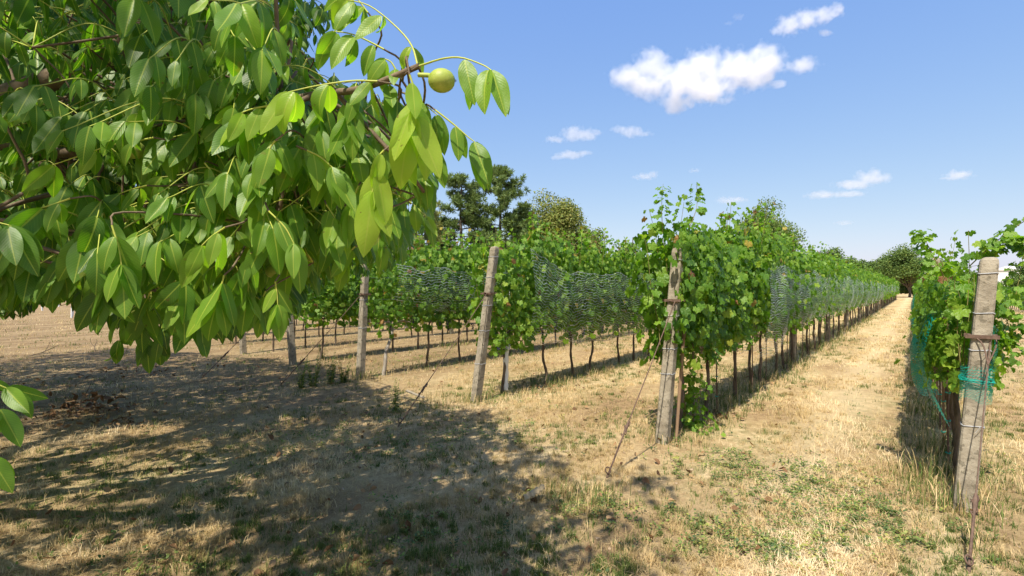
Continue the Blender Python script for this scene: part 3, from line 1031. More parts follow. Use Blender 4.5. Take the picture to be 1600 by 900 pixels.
for k, tp, H, lab in POSTS:
    e = ENDS[k]
    me, _, _ = post_mesh((tp[0], tp[1], H), seed=k)
    o = link('concrete_post', me, None, (e[0], e[1], gzs(e[0], e[1])))
    tag(o, lab, 'post', 'concrete end posts of the vine rows')
    zs = {0: (1.73, 1.44, 1.17, 0.62), 1: (1.9, 1.32, 0.98, 0.72), 2: (2.07, 1.78, 1.38, 1.02, 0.55)}.get(k, (1.9, 1.4, 0.9))
    for q, z in enumerate(zs):
        link('wire_band', band((tp[0], tp[1], H), z, r=0.0034, tail=q > 1), o)
    if k < 4:
        link('clamp_bracket', bracket_mesh((tp[0], tp[1], H), {0: 1.27, 1: 1.48, 2: 1.55, 3: 1.5}[k]), o)
    if k in GUY:
        a, b = GUY[k]
        a = e + np.array(a)
        b = np.array(b) + [0, 0, 0.0]
        g0 = thing('guy_rod', GUYLAB[k], 'guy wire', (b[0], b[1], 0), 0, 'guy rods of the end posts')
        L = a - b
        a_ = L
        knot = L * 0.24
        g = Geo()
        tube(g, curve([knot, knot + (a_ - knot) * 0.5 + [0, 0, -0.008], a_], 12), 0.0038 if k == 0 else 0.0055, 6)
        if k == 0:
            for sgn in (-1, 1):
                tube(g, curve([a_ - L * 0.13, a_ + np.array([0.05 * sgn, 0.0, 0.0]) - L * 0.02, a_ + np.array([0.075 * sgn, 0.06, 0.035])], 6), 0.005, 5)
        else:
            tube(g, curve([a_, a_ + np.array([-0.05, 0.06, 0.01]), a_ + np.array([-0.02, 0.14, 0.02])], 6), 0.006, 5)
        link('rod', g.mesh('rod', M['rust']), g0)
        g = Geo()
        tube(g, [knot * 1.15, knot * 1.0, knot * 0.85], (0.008, 0.016, 0.008), 6)
        for q in range(4):
            sgn = (-1) ** q
            p = knot * (1.1 - q * 0.09)
            tube(g, curve([p, p + [0.018 * sgn, 0.01, 0.012], p + [0.008 * sgn, -0.012, -0.02], p + [0, 0, -0.03]], 8), 0.005, 5)
        link('turnbuckle', g.mesh('turnbuckle', M['rust']), g0)
        g = Geo()
        d = norm(L)
        tube(g, [d * -0.12, d * 0.0, d * 0.04, knot * 0.9], (0.010, 0.010, 0.008, 0.008), 6)
        aa = np.linspace(0, 2 * PI, 12)
        tube(g, np.stack([0.022 * np.cos(aa), 0.01 * np.sin(aa), 0.04 + 0.024 * np.sin(aa)], -1), 0.006, 5)
        link('anchor_eye', g.mesh('anchor_eye', M['rust']), g0)

# posts inside the rows
me_mid, _, _ = post_mesh((0.03, 0.0, 2.05), wb=0.12, wt=0.10, seed=50)
me_mid0, _, _ = post_mesh((0.0, 0.02, 2.12), wb=0.11, wt=0.10, seed=51)
for k in range(8):
    reach = 86 if k < 2 else 0.70 + NVINES[k] * SP
    for i, t in enumerate(np.arange(7.2 if k else 5.7, reach, 5.6)):
        p = rowpt(k, t, 0.0)
        o = link('concrete_post', me_mid if k else me_mid0, None, (p[0], p[1], gzs(p[0], p[1])))
        if i < 6:
            tag(o, '%s grey post inside %s, counted from its near end' % (ORD[i], ROWDESC[k]), 'post', 'concrete posts inside the vine rows')
        else:
            tag(o, 'distant grey post far along %s' % ROWDESC[k], 'post', 'distant posts inside ' + ROWDESC[k])

# trellis wires
for k in range(5):
    L = 86 if k < 2 else 24
    for q, z in enumerate((0.93, 1.38, 1.78)):
        g = Geo()
        s = np.linspace(0, 1, 40)
        P = ENDS[k][None] + ROW[None] * (s * L)[:, None]
        P[:, 2] = z + 0.01 * np.sin(s * 60)
        fr = POSTS[k][1]
        P[0] += np.array([fr[0] * z / POSTS[k][2], 0, 0])
        tube(g, P, 0.0022, 4)
        tag(link('trellis_wire', g.mesh('trellis_wire', M['wire'])), '%s trellis wire of %s' % (('lowest', 'middle', 'upper')[q], ROWDESC[k]), 'wire', 'trellis wires')

# stakes at the vines of the two nearest rows
def stake_mesh(h, r, wood):
    g = Geo()
    tube(g, curve([(0, 0, -0.1), (0.008, 0.004, h * 0.5), (0, 0.0, h)], 6), r, 6)
    return g.mesh('vine_stake', M['stake_wood' if wood else 'rust'])


sm = [stake_mesh(1.35, 0.008, False), stake_mesh(1.5, 0.011, True)]
g = Geo()
aa = np.linspace(0, 2 * PI, 10)
tube(g, np.stack([0.018 * np.cos(aa), 0.018 * np.sin(aa), 0.004 * np.sin(2 * aa)], -1), 0.005, 4)
tie_me = g.mesh('tie', M['teal_plastic'])
for k in range(2):
    for i in range(14):
        t = 0.70 + i * SP + 0.09
        p = rowpt(k, t, 0.05 if k == 0 else -0.05)
        o = link('vine_stake', sm[i % 2] if k == 0 else sm[0], None, (p[0], p[1], gzs(p[0], p[1])), R.uniform(0, 6))
        tag(o, 'thin stake beside the %s grapevine of %s' % (ORD[i], ROWDESC[k]), 'stake', 'thin stakes beside the grapevines')
        if k == 0 or i < 2:
            for z in ((0.22, 0.48, 0.70) if i < 5 else (0.45,)):
                link('tie', tie_me, o, (0.006, 0.003, z + R.normal(0, 0.04)))
# the brown wooden stake right behind the central post
g = Geo()
tube(g, [(0, 0, -0.1), (0.05, 0.0, 0.6), (0.10, 0.0, 1.3)], 0.018, 6)
p = rowpt(1, 0.17, -0.075)
tag(link('wooden_stake', g.mesh('wooden_stake', M['stake_wood']), None, p), 'brown wooden stake leaning just behind the central concrete post', 'stake')


# ------------------------------------------------------------------ bird nets
def net_sheet(k, t0, t1, side, ztop, zbot, off, mat, step=0.08, nz=22, seed=0, sag=0.0):
    r_ = np.random.default_rng(seed)
    ts = np.arange(t0, t1, step)
    S = np.linspace(0, 1, nz)
    T_, S_ = np.meshgrid(ts, S, indexing='ij')
    zt, zb = ztop(T_) + (fbm(T_ / 0.3, T_ * 0 + 3, seed + 9, 3) - 0.5) * 0.14, zbot(T_) + (fbm(T_ / 0.5, T_ * 0 + 5, seed + 19, 2) - 0.5) * 0.08
    Z = zt + (zb - zt) * S_
    fold = (fbm(T_ / 0.35, S_ * 1.2 + 7, seed, 3) - 0.5) * 0.16 * (0.3 + S_) + (fbm(T_ / 1.1, S_ * 0.7, seed + 3, 2) - 0.5) * 0.16
    O = side * (off(T_, S_) + fold)
    P = ENDS[k][None, None] + ROW * T_[..., None] + LEFT * O[..., None]
    P[..., 2] = Z
    m, n = T_.shape
    i, j = np.meshgrid(np.arange(m - 1), np.arange(n - 1), indexing='ij')
    f = np.stack([i * n + j, (i + 1) * n + j, (i + 1) * n + j + 1, i * n + j + 1], -1).reshape(-1, 4)
    g = Geo()
    uv = np.stack([T_, (zt - Z) * 1.15], -1).reshape(-1, 2)
    g.add(P.reshape(-1, 3), f, 0, uv)
    return g, P


def net_rope(P, col, r, mat, par, name):
    g = Geo()
    tube(g, P[:, col], r, 5)
    return link(name, g.mesh(name, mat), par)


c_ = lambda v: (lambda T_: np.full_like(T_, v))
# tall row: white nets on both sides
for side, lab in ((-1, 'white bird net along the path side of the tall row'), (1, 'white bird net on the hidden left side of the tall row')):
    g, P = net_sheet(1, 3.6, 86, side, lambda T_: 1.93 + 0.05 * np.sin(T_ * 1.7) + 0.12 * np.clip(1 - (T_ - 3.6) / 0.5, 0, 1) * 0, lambda T_: 0.78 - 0.35 * np.clip(1 - (T_ - 3.6) / 2.5, 0, 1) + 0.06 * np.sin(T_ * 2.3),
                     lambda T_, S_: 0.27 + 0.10 * np.sin(S_ * PI) - 0.12 * S_, M['net_white'], seed=31 + side, step=0.10)
    th = thing('bird_net', lab, 'bird net', (0, 0, 0), 0, 'bird nets on the vine rows')
    link('mesh_sheet', g.mesh('mesh_sheet', M['net_white']), th)
    # second row: grey blue net sagging with a rolled lower cord
g, P = net_sheet(2, 0.95, 14.0, -1, lambda T_: 1.92 + 0.25 * np.exp(-(T_ - 0.95) * 1.6) - 0.10 * np.sin(np.clip((T_ - 0.9) / 3.0, 0, 1) * PI) + 0.04 * np.sin(T_ * 1.3), lambda T_: 0.66 + 0.05 * np.sin(T_ * 0.9 + 1),
                 lambda T_, S_: 0.30 + 0.10 * np.sin(S_ * PI) - 0.22 * np.clip(S_ - 0.55, 0, 1), M['net_blue'], seed=41, step=0.06)
th = thing('bird_net', 'grey blue bird net sagging over the second row left of the path', 'bird net', (0, 0, 0), 0, 'bird nets on the vine rows')
link('mesh_sheet', g.mesh('mesh_sheet', M['net_blue']), th)
net_rope(P, -1, 0.007, M['plank'], th, 'edge_cord')
net_rope(P, 0, 0.004, M['net_cord'], th, 'edge_cord')
g, P = net_sheet(3, 0.55, 14.0, -1, lambda T_: 2.02 - 0.16 * np.exp(-((T_ - 1.1) / 0.5) ** 2) + 0.08 * np.sin(T_ * 1.9), lambda T_: 1.12 + 0.35 * np.exp(-(T_ - 0.55) * 1.2) - 0.10 * np.sin(T_ * 1.1),
                 lambda T_, S_: 0.32 + 0.12 * np.sin(S_ * PI) - 0.1 * S_, M['net_blue'], seed=51, step=0.06)
th = thing('bird_net', 'grey blue bird net bunched over the third row beside yellow leaves', 'bird net', (0, 0, 0), 0, 'bird nets on the vine rows')
link('mesh_sheet', g.mesh('mesh_sheet', M['net_blue']), th)
net_rope(P, 0, 0.005, M['net_cord'], th, 'edge_cord')
# right row: teal net
g, P = net_sheet(0, 0.25, 60.0, 1, lambda T_: 1.22 + 0.14 * np.sin(T_ * 1.3) + 0.10 * np.sin(T_ * 3.7), lambda T_: 0.56 + 0.10 * np.sin(T_ * 1.9) - 0.1 * np.exp(-T_), lambda T_, S_: 0.13 + 0.10 * np.sin(S_ * PI) + 0.02 * S_ + 0.07 * np.abs(np.sin(T_ * 3.1)) - 0.08 * np.exp(-T_ * 2), M['net_teal'], seed=61, step=0.07)
th = thing('bird_net', 'teal green bird net on the low right row tied round its end post', 'bird net', (0, 0, 0), 0, 'bird nets on the vine rows')
link('mesh_sheet', g.mesh('mesh_sheet', M['net_teal']), th)
g, P = net_sheet(0, 0.12, 8.0, -1, lambda T_: 1.30 + 0.06 * np.sin(T_ * 1.3), lambda T_: 0.85 + 0.08 * np.sin(T_ * 1.9), lambda T_, S_: 0.20 + 0.05 * np.sin(S_ * PI) - 0.06 * S_ - 0.08 * np.exp(-T_ * 3), M['net_teal'], seed=63, step=0.07)
link('mesh_sheet', g.mesh('mesh_sheet', M['net_teal']), th)
# the bunch of net wound round the post
g = Geo()
c0 = ENDS[0] + np.array([0.190 * 0.95 / 1.85, 0, 0])
for q in range(6):
    a = np.linspace(0, 2 * PI, 40)
    rx = 0.084 + 0.005 * (q % 4)
    sq = np.power(np.abs(np.cos(a)) ** 4 + np.abs(np.sin(a)) ** 4, -0.25)
    ca, sa = rx * sq * np.cos(a), rx * sq * np.sin(a)
    z = 0.92 + 0.0032 * q + 0.012 * np.sin(a + q * 0.15) + 0.010 * np.cos(a * 2 + q * 1.9)
    tube(g, np.stack([c0[0] + ca * math.cos(ROT) - sa * math.sin(ROT), c0[1] + ca * math.sin(ROT) + sa * math.cos(ROT), z], -1), 0.0026, 5)
link('tied_bunch', g.mesh('tied_bunch', M['teal_plastic']), th)
# a net skirt hanging round the post
g = Geo()
a = np.linspace(0, 2 * PI, 48)
sq = np.power(np.abs(np.cos(a)) ** 6 + np.abs(np.sin(a)) ** 6, -1 / 6)
rows_ = []
for q, z in enumerate(np.linspace(1.03, 0.78, 9)):
    cc = ENDS[0] + np.array([0.190 * z / 1.85, 0, 0])
    rx = 0.082 + 0.010 * np.sin(a * 7 + q * 0.5) * (q / 8) + 0.012 * (1 - q / 8)
    ca, sa = rx * sq * np.cos(a), rx * sq * np.sin(a)
    rows_.append(np.stack([cc[0] + ca * math.cos(ROT) - sa * math.sin(ROT), cc[1] + ca * math.sin(ROT) + sa * math.cos(ROT), np.full(48, z) + 0.02 * np.sin(a * 3) * (q / 8)], -1))
V = np.array(rows_)
i, j = np.meshgrid(np.arange(8), np.arange(47), indexing='ij')
f = np.stack([i * 48 + j, i * 48 + j + 1, (i + 1) * 48 + j + 1, (i + 1) * 48 + j], -1).reshape(-1, 4)
uv = np.stack([np.tile(a * 0.1, 9), np.repeat(np.linspace(0, 0.26, 9), 48)], -1)
g.add(V.reshape(-1, 3), f, 0, uv)
link('post_skirt', g.mesh('post_skirt', M['net_skirt']), th)

# ------------------------------------------------------------------ walnut tree
TRUNK = np.array([-5.5, 2.5, 0.0])
VIS = np.array([(-900, -900), (528, -900), (532, 20), (505, 70), (470, 120), (560, 140), (640, 190), (690, 250), (685, 330), (640, 395), (600, 432), (530, 440), (492, 462), (448, 535), (410, 515), (350, 545), (290, 575), (235, 592), (175, 585), (150, 515), (110, 472), (60, 500), (0, 508), (-900, 520)], float)


def inside(px, py, poly):
    x, y = poly[:, 0], poly[:, 1]
    x2, y2 = np.roll(x, -1), np.roll(y, -1)
    c = ((y > py) != (y2 > py)) & (px < (x2 - x) * (py - y) / (y2 - y + 1e-12) + x)
    return c.sum() % 2 == 1


def ok_view(p):
    if p[1] < 0.25:
        return np.hypot(p[0], p[1]) > 0.8 or p[2] > 2.6
    px, py = 800 + 800 * p[0] / p[1], 450 - 800 * (p[2] - CAM_H) / p[1]
    if px < -30 or py < -40 or px > 1640:
        return True
    return inside(px, py, VIS)


def ok_shade(p):
    k = 1 / math.tan(SUN_EL)
    sx, sy = p[0] - SUN_H[0] * p[2] * k, p[1] - SUN_H[1] * p[2] * k
    return sx < shade_edge(np.array([sy]))[0]


SUNNY = [at(400, 190, 1.0), at(450, 190, .95), at(520, 170, .95), at(600, 110, .92), at(640, 200, .9), at(590, 300, .95), at(720, 120, .9), at(720, 220, .95), at(560, 40, 1.0), at(480, 400, 1.02), at(530, 300, 1.05), at(300, 200, 1.15), at(120, 250, 1.1)]
SUNV = np.array([SUN_H[0] * math.cos(SUN_EL), SUN_H[1] * math.cos(SUN_EL), math.sin(SUN_EL)])


def blocks_sun(c):
    for q, h in enumerate(SUNNY):
        d = c - h
        t = d @ SUNV
        if t > 0.25 and np.linalg.norm(d - SUNV * t) < (0.42 if q < 11 else 0.25):
            return True
    return False


class Leaves:
    def __init__(self):
        self.d = {0: [], 1: [], 2: []}
        self.g = Geo()

    def leaflet(self, lod, p, d, n, L, tint):
        self.d[lod].append((*p, *d, *n, L, tint))

    def compound(self, pts, npair, LL, lod, face, tint=0.45, droop=0.9, start=0.3, jig=0.16):
        c = curve(pts, 14)
        if lod < 2:
            tube(self.g, c, np.linspace(0.0020, 0.0010, 14) * (1 if lod == 0 else 1.3), 5 if lod == 0 else 4, 1, 0.5, cap=False)
        face = norm(face)
        for q in range(npair):
            s = start + (0.94 - start) * (q / max(1, npair - 1) if npair > 1 else 0.5)
            k = min(12, int(s * 13))
            p, tg = c[k], norm(c[k + 1] - c[k])
            side = np.cross(tg, (0, 0, 1.0))
            if np.linalg.norm(side) < 0.3:
                side = np.cross(tg, face)
            side = norm(side)
            for sg in (-1, 1):
                d = norm(tg * 0.35 + side * sg * 0.5 + np.array([0, 0, -droop]) + R.normal(0, jig, 3))
                n = ortho_normal(d, face + side * sg * 0.25 + R.normal(0, 0.28, 3))
                self.leaflet(lod, p + d * 0.004, d, n, LL * R.uniform(0.68, 1.12) * (0.72 if q == 0 and npair > 2 else 1), np.clip(tint + R.normal(0, 0.13), 0, 1))
        tg = norm(c[-1] - c[-2])
        d = norm(tg * 0.6 + np.array([0, 0, -droop * 0.8]) + R.normal(0, jig * 0.6, 3))
        self.leaflet(lod, c[-1], d, ortho_normal(d, face + R.normal(0, 0.2, 3)), LL * R.uniform(0.92, 1.1), np.clip(tint + R.normal(0, 0.1), 0, 1))

    def rosette(self, c, outdir, nl, lod, Lr=(0.18, 0.32), LL=(0.058, 0.108), tint=0.42, npair=4, check=True):
        done = 0
        for q in range(nl):
            az = R.random() * 6.28
            dr = norm(np.array([math.cos(az), math.sin(az), R.uniform(-0.3, 0.45)]) + np.asarray(outdir) * 0.6)
            L = R.uniform(*Lr)
            p1 = c + dr * L * 0.5 + np.array([0, 0, 0.03])
            p2 = c + dr * L + np.array([0, 0, -0.25 * L])
            ll = R.uniform(*LL)
            if check and not (ok_view(p2 + [0, 0, -ll * 0.9]) and ok_view(p1 + [0, 0, -ll * 0.8]) and ok_view(p2 + dr * ll * 0.6)):
                continue
            self.compound([c, p1, p2], npair, ll, lod, dr * 0.35 + np.array([0, 0, 0.55]) + np.asarray(outdir) * 0.45, tint)
            done += 1
        return done

    def build(self):
        for lod, rec in self.d.items():
            if not rec:
                continue
            a = np.array(rec)
            m = len(a)
            place(self.g, *WL[lod], a[:, 0:3], a[:, 3:6], a[:, 6:9], a[:, 9], np.where(R.random(m) < 0.12, R.uniform(0.5, 0.95, m), R.uniform(-0.10, 0.42, m)), R.uniform(-0.05, 0.5, m), a[:, 10])
        return self.g.mesh('crown', [M['walnut_leaf'], M['rachis']])


W = Leaves()
CAMV = lambda p: norm(np.array([0, 0, CAM_H]) - p)
OUT = norm(np.array([0.75, -0.55, 0.25]))


hero_base = []


def hero(pix, Y, LLpx, npair, tint=0.5, droop=0.9, dY=None, start=0.3, lod=0):
    pts = [at(px, py, Y + (0 if dY is None else dY * k / (len(pix) - 1))) for k, (px, py) in enumerate(pix)]
    m = pts[len(pts) // 2]
    W.compound(pts, npair, LLpx / F * Y * 0.93, lod, CAMV(m) * 0.6 + np.array([0.1, -0.1, 0.5]), tint + (0.14 if m[0] > -0.75 else 0.05), droop, start)  # extra tint on the right-hand leaves paints in their sunlight
    hero_base.append((pts[0], norm(pts[0] - pts[1])))


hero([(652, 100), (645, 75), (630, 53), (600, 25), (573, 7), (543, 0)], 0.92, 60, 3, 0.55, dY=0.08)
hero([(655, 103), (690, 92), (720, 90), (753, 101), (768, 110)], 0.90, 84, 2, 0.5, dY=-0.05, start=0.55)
hero([(640, 117), (647, 140), (647, 165), (645, 178)], 0.88, 124, 3, 0.88, start=0.2)  # high tint puts the backlit glow into the leaf colour
hero([(600, 235), (592, 246), (586, 280), (582, 300)], 0.95, 105, 3, 0.86, start=0.2)  # tint raised to imitate light coming through the leaflets
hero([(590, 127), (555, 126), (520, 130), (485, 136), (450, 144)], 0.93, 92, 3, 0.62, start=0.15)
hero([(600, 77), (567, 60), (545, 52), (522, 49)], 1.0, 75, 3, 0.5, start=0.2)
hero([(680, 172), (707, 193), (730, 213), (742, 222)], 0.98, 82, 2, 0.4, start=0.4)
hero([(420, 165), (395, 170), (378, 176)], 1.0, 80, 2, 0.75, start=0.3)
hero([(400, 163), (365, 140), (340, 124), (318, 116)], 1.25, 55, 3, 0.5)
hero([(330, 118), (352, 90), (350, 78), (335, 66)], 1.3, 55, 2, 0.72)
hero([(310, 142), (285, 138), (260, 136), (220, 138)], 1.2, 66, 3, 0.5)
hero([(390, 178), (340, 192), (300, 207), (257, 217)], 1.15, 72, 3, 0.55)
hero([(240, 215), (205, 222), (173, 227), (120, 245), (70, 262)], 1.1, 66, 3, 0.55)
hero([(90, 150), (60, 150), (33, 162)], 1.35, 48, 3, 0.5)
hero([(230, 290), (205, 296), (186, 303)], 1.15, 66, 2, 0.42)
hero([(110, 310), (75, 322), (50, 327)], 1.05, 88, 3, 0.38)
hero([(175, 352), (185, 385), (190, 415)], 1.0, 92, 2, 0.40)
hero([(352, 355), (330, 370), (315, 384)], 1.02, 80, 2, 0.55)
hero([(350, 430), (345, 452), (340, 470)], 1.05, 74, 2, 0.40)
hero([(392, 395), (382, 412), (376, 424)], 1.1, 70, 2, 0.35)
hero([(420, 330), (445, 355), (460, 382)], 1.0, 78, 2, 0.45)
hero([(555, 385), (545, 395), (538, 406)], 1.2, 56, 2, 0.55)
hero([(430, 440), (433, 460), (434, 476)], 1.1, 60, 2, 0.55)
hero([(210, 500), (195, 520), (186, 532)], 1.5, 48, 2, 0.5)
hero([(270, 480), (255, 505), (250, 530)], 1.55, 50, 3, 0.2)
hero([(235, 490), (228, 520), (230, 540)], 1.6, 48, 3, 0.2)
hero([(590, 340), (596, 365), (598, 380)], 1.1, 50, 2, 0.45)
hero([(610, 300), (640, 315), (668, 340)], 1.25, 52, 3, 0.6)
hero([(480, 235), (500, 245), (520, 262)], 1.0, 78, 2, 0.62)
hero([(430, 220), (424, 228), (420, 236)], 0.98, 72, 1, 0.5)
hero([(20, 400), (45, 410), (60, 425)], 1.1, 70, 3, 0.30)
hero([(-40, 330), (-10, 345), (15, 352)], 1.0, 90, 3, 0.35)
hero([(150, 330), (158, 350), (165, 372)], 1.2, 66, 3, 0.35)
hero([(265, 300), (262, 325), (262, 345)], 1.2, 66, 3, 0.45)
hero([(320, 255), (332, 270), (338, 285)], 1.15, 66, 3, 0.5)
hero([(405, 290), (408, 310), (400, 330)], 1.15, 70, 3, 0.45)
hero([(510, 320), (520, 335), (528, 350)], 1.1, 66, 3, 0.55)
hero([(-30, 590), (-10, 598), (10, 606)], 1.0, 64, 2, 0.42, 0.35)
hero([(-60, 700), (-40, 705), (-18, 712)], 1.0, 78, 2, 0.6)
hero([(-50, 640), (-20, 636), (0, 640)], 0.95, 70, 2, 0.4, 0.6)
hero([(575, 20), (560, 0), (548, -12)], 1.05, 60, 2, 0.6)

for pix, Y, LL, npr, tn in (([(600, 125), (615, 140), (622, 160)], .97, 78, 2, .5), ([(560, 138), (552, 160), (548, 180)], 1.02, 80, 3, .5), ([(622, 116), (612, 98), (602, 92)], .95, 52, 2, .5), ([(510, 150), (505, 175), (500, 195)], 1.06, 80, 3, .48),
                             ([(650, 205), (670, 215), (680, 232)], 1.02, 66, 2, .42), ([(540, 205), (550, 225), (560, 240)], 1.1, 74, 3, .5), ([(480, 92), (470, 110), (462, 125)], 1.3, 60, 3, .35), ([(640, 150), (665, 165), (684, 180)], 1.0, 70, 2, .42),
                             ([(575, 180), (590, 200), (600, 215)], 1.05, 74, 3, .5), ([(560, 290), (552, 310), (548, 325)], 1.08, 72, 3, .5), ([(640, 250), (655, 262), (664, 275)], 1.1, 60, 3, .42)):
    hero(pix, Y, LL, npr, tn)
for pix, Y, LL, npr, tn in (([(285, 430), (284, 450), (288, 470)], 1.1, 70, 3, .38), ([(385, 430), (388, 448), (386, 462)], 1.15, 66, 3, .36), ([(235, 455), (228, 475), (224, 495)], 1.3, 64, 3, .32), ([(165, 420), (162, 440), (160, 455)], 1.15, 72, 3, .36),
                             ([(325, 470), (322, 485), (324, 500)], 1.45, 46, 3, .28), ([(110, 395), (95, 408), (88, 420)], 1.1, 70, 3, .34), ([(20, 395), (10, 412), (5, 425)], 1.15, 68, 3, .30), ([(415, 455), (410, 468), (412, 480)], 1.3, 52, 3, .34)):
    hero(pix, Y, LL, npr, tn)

# rosettes behind the front leaves (fills the part of the crown that the picture sees)
twig_ends = []
n = 0
while n < 230:
    px, py = (R.uniform(-40, 690), R.uniform(-40, 540)) if n < 100 else (R.uniform(330, 690), R.uniform(130, 480))
    Y = R.uniform(1.2, 2.6)
    c = at(px, py - 40, Y)
    if not inside(px, py, VIS) or not ok_view(c) or blocks_sun(c):
        continue
    if W.rosette(c, OUT, 5, 0, tint=0.36 if px < 350 else 0.52, npair=3):  # lighter tint on the right stands in for the sunlit side
        twig_ends.append(c)
    n += 1
n = 0
while n < 520:
    px, py = R.uniform(-40, 690), R.uniform(-40, 520)
    Y = R.uniform(2.4, 7.0)
    c = at(px, py, Y)
    if c[2] < 1.35 or not ok_view(c) or not ok_shade(c):
        n += 0.2
        continue
    if W.rosette(c, OUT, 6, 1, LL=(0.08, 0.125), tint=0.20, npair=4):  # low tint paints the shade of the crown interior into the leaves
        if n < 200:
            twig_ends.append(c)
    n += 1
# the rest of the crown, above and beside the picture
n = 0
while n < 1900:
    q = norm(R.normal(0, 1, 3)) * R.random() ** 0.18
    c = np.array([-5.6, 2.3, 4.7]) + q * np.array([5.9, 6.0, 3.6])
    if c[2] < 1.3:
        n += 0.1
        continue
    jit = c + np.array([R.normal(0, 0.25), 0, 0])
    if not ok_shade(jit) or not ok_view(c) or blocks_sun(c):
        n += 0.2
        continue
    if W.rosette(c, norm(q), 5, 2, Lr=(0.22, 0.38), LL=(0.13, 0.19), tint=0.4, npair=3):
        if n % 6 < 1:
            twig_ends.append(c)
    n += 1

n = 0
while n < 1000:
    q = norm(R.normal(0, 1, 3)) * R.random() ** 0.3
    c = np.array([-8.8, 7.2, 4.9]) + q * np.array([5.2, 4.9, 2.8])
    if not ok_shade(c) or not ok_view(c):
        n += 0.1
        continue
    W.rosette(c, norm(q), 5, 2, Lr=(0.25, 0.42), LL=(0.14, 0.20), tint=0.4, npair=3)
    n += 1

walnut_root = thing('walnut_tree', 'big walnut tree with drooping glossy leaves overhanging the left foreground', 'tree', TRUNK)
inv = -TRUNK
# trunk and limbs
g = Geo()
tube(g, curve([(0, 0, -0.2), (0.05, 0, 0.6), (0.02, 0.03, 1.3), (0.1, 0, 2.0)], 14) + TRUNK, np.interp(np.arange(14), [0, 2, 13], [0.34, 0.27, 0.22]), 14)
to = link('trunk', g.mesh('trunk', M['bark']), walnut_root, inv)
FORK = TRUNK + np.array([0.1, 0, 1.95])
LIMBS = [
    [FORK, (-4.2, 2.4, 2.2), (-2.9, 2.3, 2.25), at(130, 112, 2.3), at(195, 60, 2.25), at(262, -18, 2.15), (-0.85, 1.9, 3.5)],
    [FORK, (-4.4, 2.9, 2.5), (-3.2, 3.2, 2.5), at(90, 240, 2.7), at(200, 215, 2.3), at(320, 190, 1.7), at(480, 150, 1.15), at(560, 140, 0.98), at(655, 103, 0.91)],
    [FORK, (-4.6, 4.0, 2.8), (-3.8, 5.4, 3.4), (-3.2, 6.0, 4.2)],
    [FORK, (-5.9, 3.8, 3.2), (-6.5, 5.6, 4.0), (-7.2, 7.0, 4.4)],
    [FORK, (-6.8, 2.8, 3.4), (-8.4, 3.0, 4.4), (-10.0, 3.2, 5.0)],
    [FORK, (-6.0, 1.2, 3.3), (-6.4, -0.6, 4.4), (-6.6, -2.4, 5.2)],
    [FORK, (-4.6, 1.4, 3.2), (-3.0, 0.2, 4.2), (-1.8, -0.8, 5.0)],
    [FORK, (-5.2, 2.6, 3.8), (-4.8, 2.4, 5.6), (-4.4, 2.6, 7.6)],
    [FORK, (-4.2, 2.2, 3.4), (-2.8, 2.2, 4.6), (-1.5, 2.0, 5.4)],
    [FORK, (-4.3, 2.0, 2.1), (-3.0, 1.6, 2.0), (-2.1, 1.35, 1.9), (-1.3, 1.2, 1.75)],
]
nodes = []
for q, l in enumerate(LIMBS):
    c = curve(l, 26)
    g = Geo()
    r0 = 0.10 if q > 1 else (0.075 if q == 0 else 0.06)
    rr = np.linspace(r0, 0.012 if q != 1 else 0.004, 26)
    if q == 1:
        rr = np.interp(np.arange(26), [0, 6, 12, 18, 25], [0.06, 0.04, 0.018, 0.008, 0.005])
    tube(g, c + np.cumsum(R.normal(0, 0.006, (26, 3)), 0) * (0 if q == 1 else 1), rr, 8)
    link('limb', g.mesh('limb', M['twig' if q < 2 else 'bark']), walnut_root, inv)
    nodes.append(c[5:])
nodes = np.concatenate(nodes)
g = Geo()
for c in twig_ends:
    d = np.linalg.norm(nodes - c, axis=1) + 2.5 * np.maximum(0, nodes[:, 1] * 0)
    k = int(np.argmin(d))
    if d[k] > 2.4 or d[k] < 0.1:
        continue
    a = nodes[k]
    mid = (a + c) / 2 + R.normal(0, 0.08, 3) + np.array([0, 0, 0.12 * d[k]])
    if not (ok_view(mid) and ok_view((mid + c) / 2) and ok_view((mid + a) / 2)):
        continue
    tube(g, curve([a, mid, c], 8), np.linspace(0.004 + 0.005 * d[k], 0.003, 8), 5)
cand = np.vstack([np.array(twig_ends), nodes[:21], nodes[21:34]])
for c, bd in hero_base:                     # every front leaf grows from a twig
    d = np.linalg.norm(cand - c, axis=1) + 0.8 * np.maximum(0, -((cand - c) @ bd)) + 1.5 * np.maximum(0, c[1] + 0.05 - cand[:, 1])
    k = int(np.argmin(d))
    a = cand[k]
    L = np.linalg.norm(a - c)
    if L < 0.05 or L > 1.1 or c[0] / c[1] < -0.97:
        continue
    cc = curve([a, a + (c - a) * 0.55 + np.array([0, 0.05, 0.10 * L]), c + bd * 0.12 * L + np.array([0, 0.03, 0.0]), c], 12)
    tube(g, cc, np.linspace(0.0022 + 0.003 * L, 0.0018, 12), 5, 0)
link('twigs', g.mesh('twigs', M['twig']), walnut_root, inv)
link('crown', W.build(), walnut_root, inv)


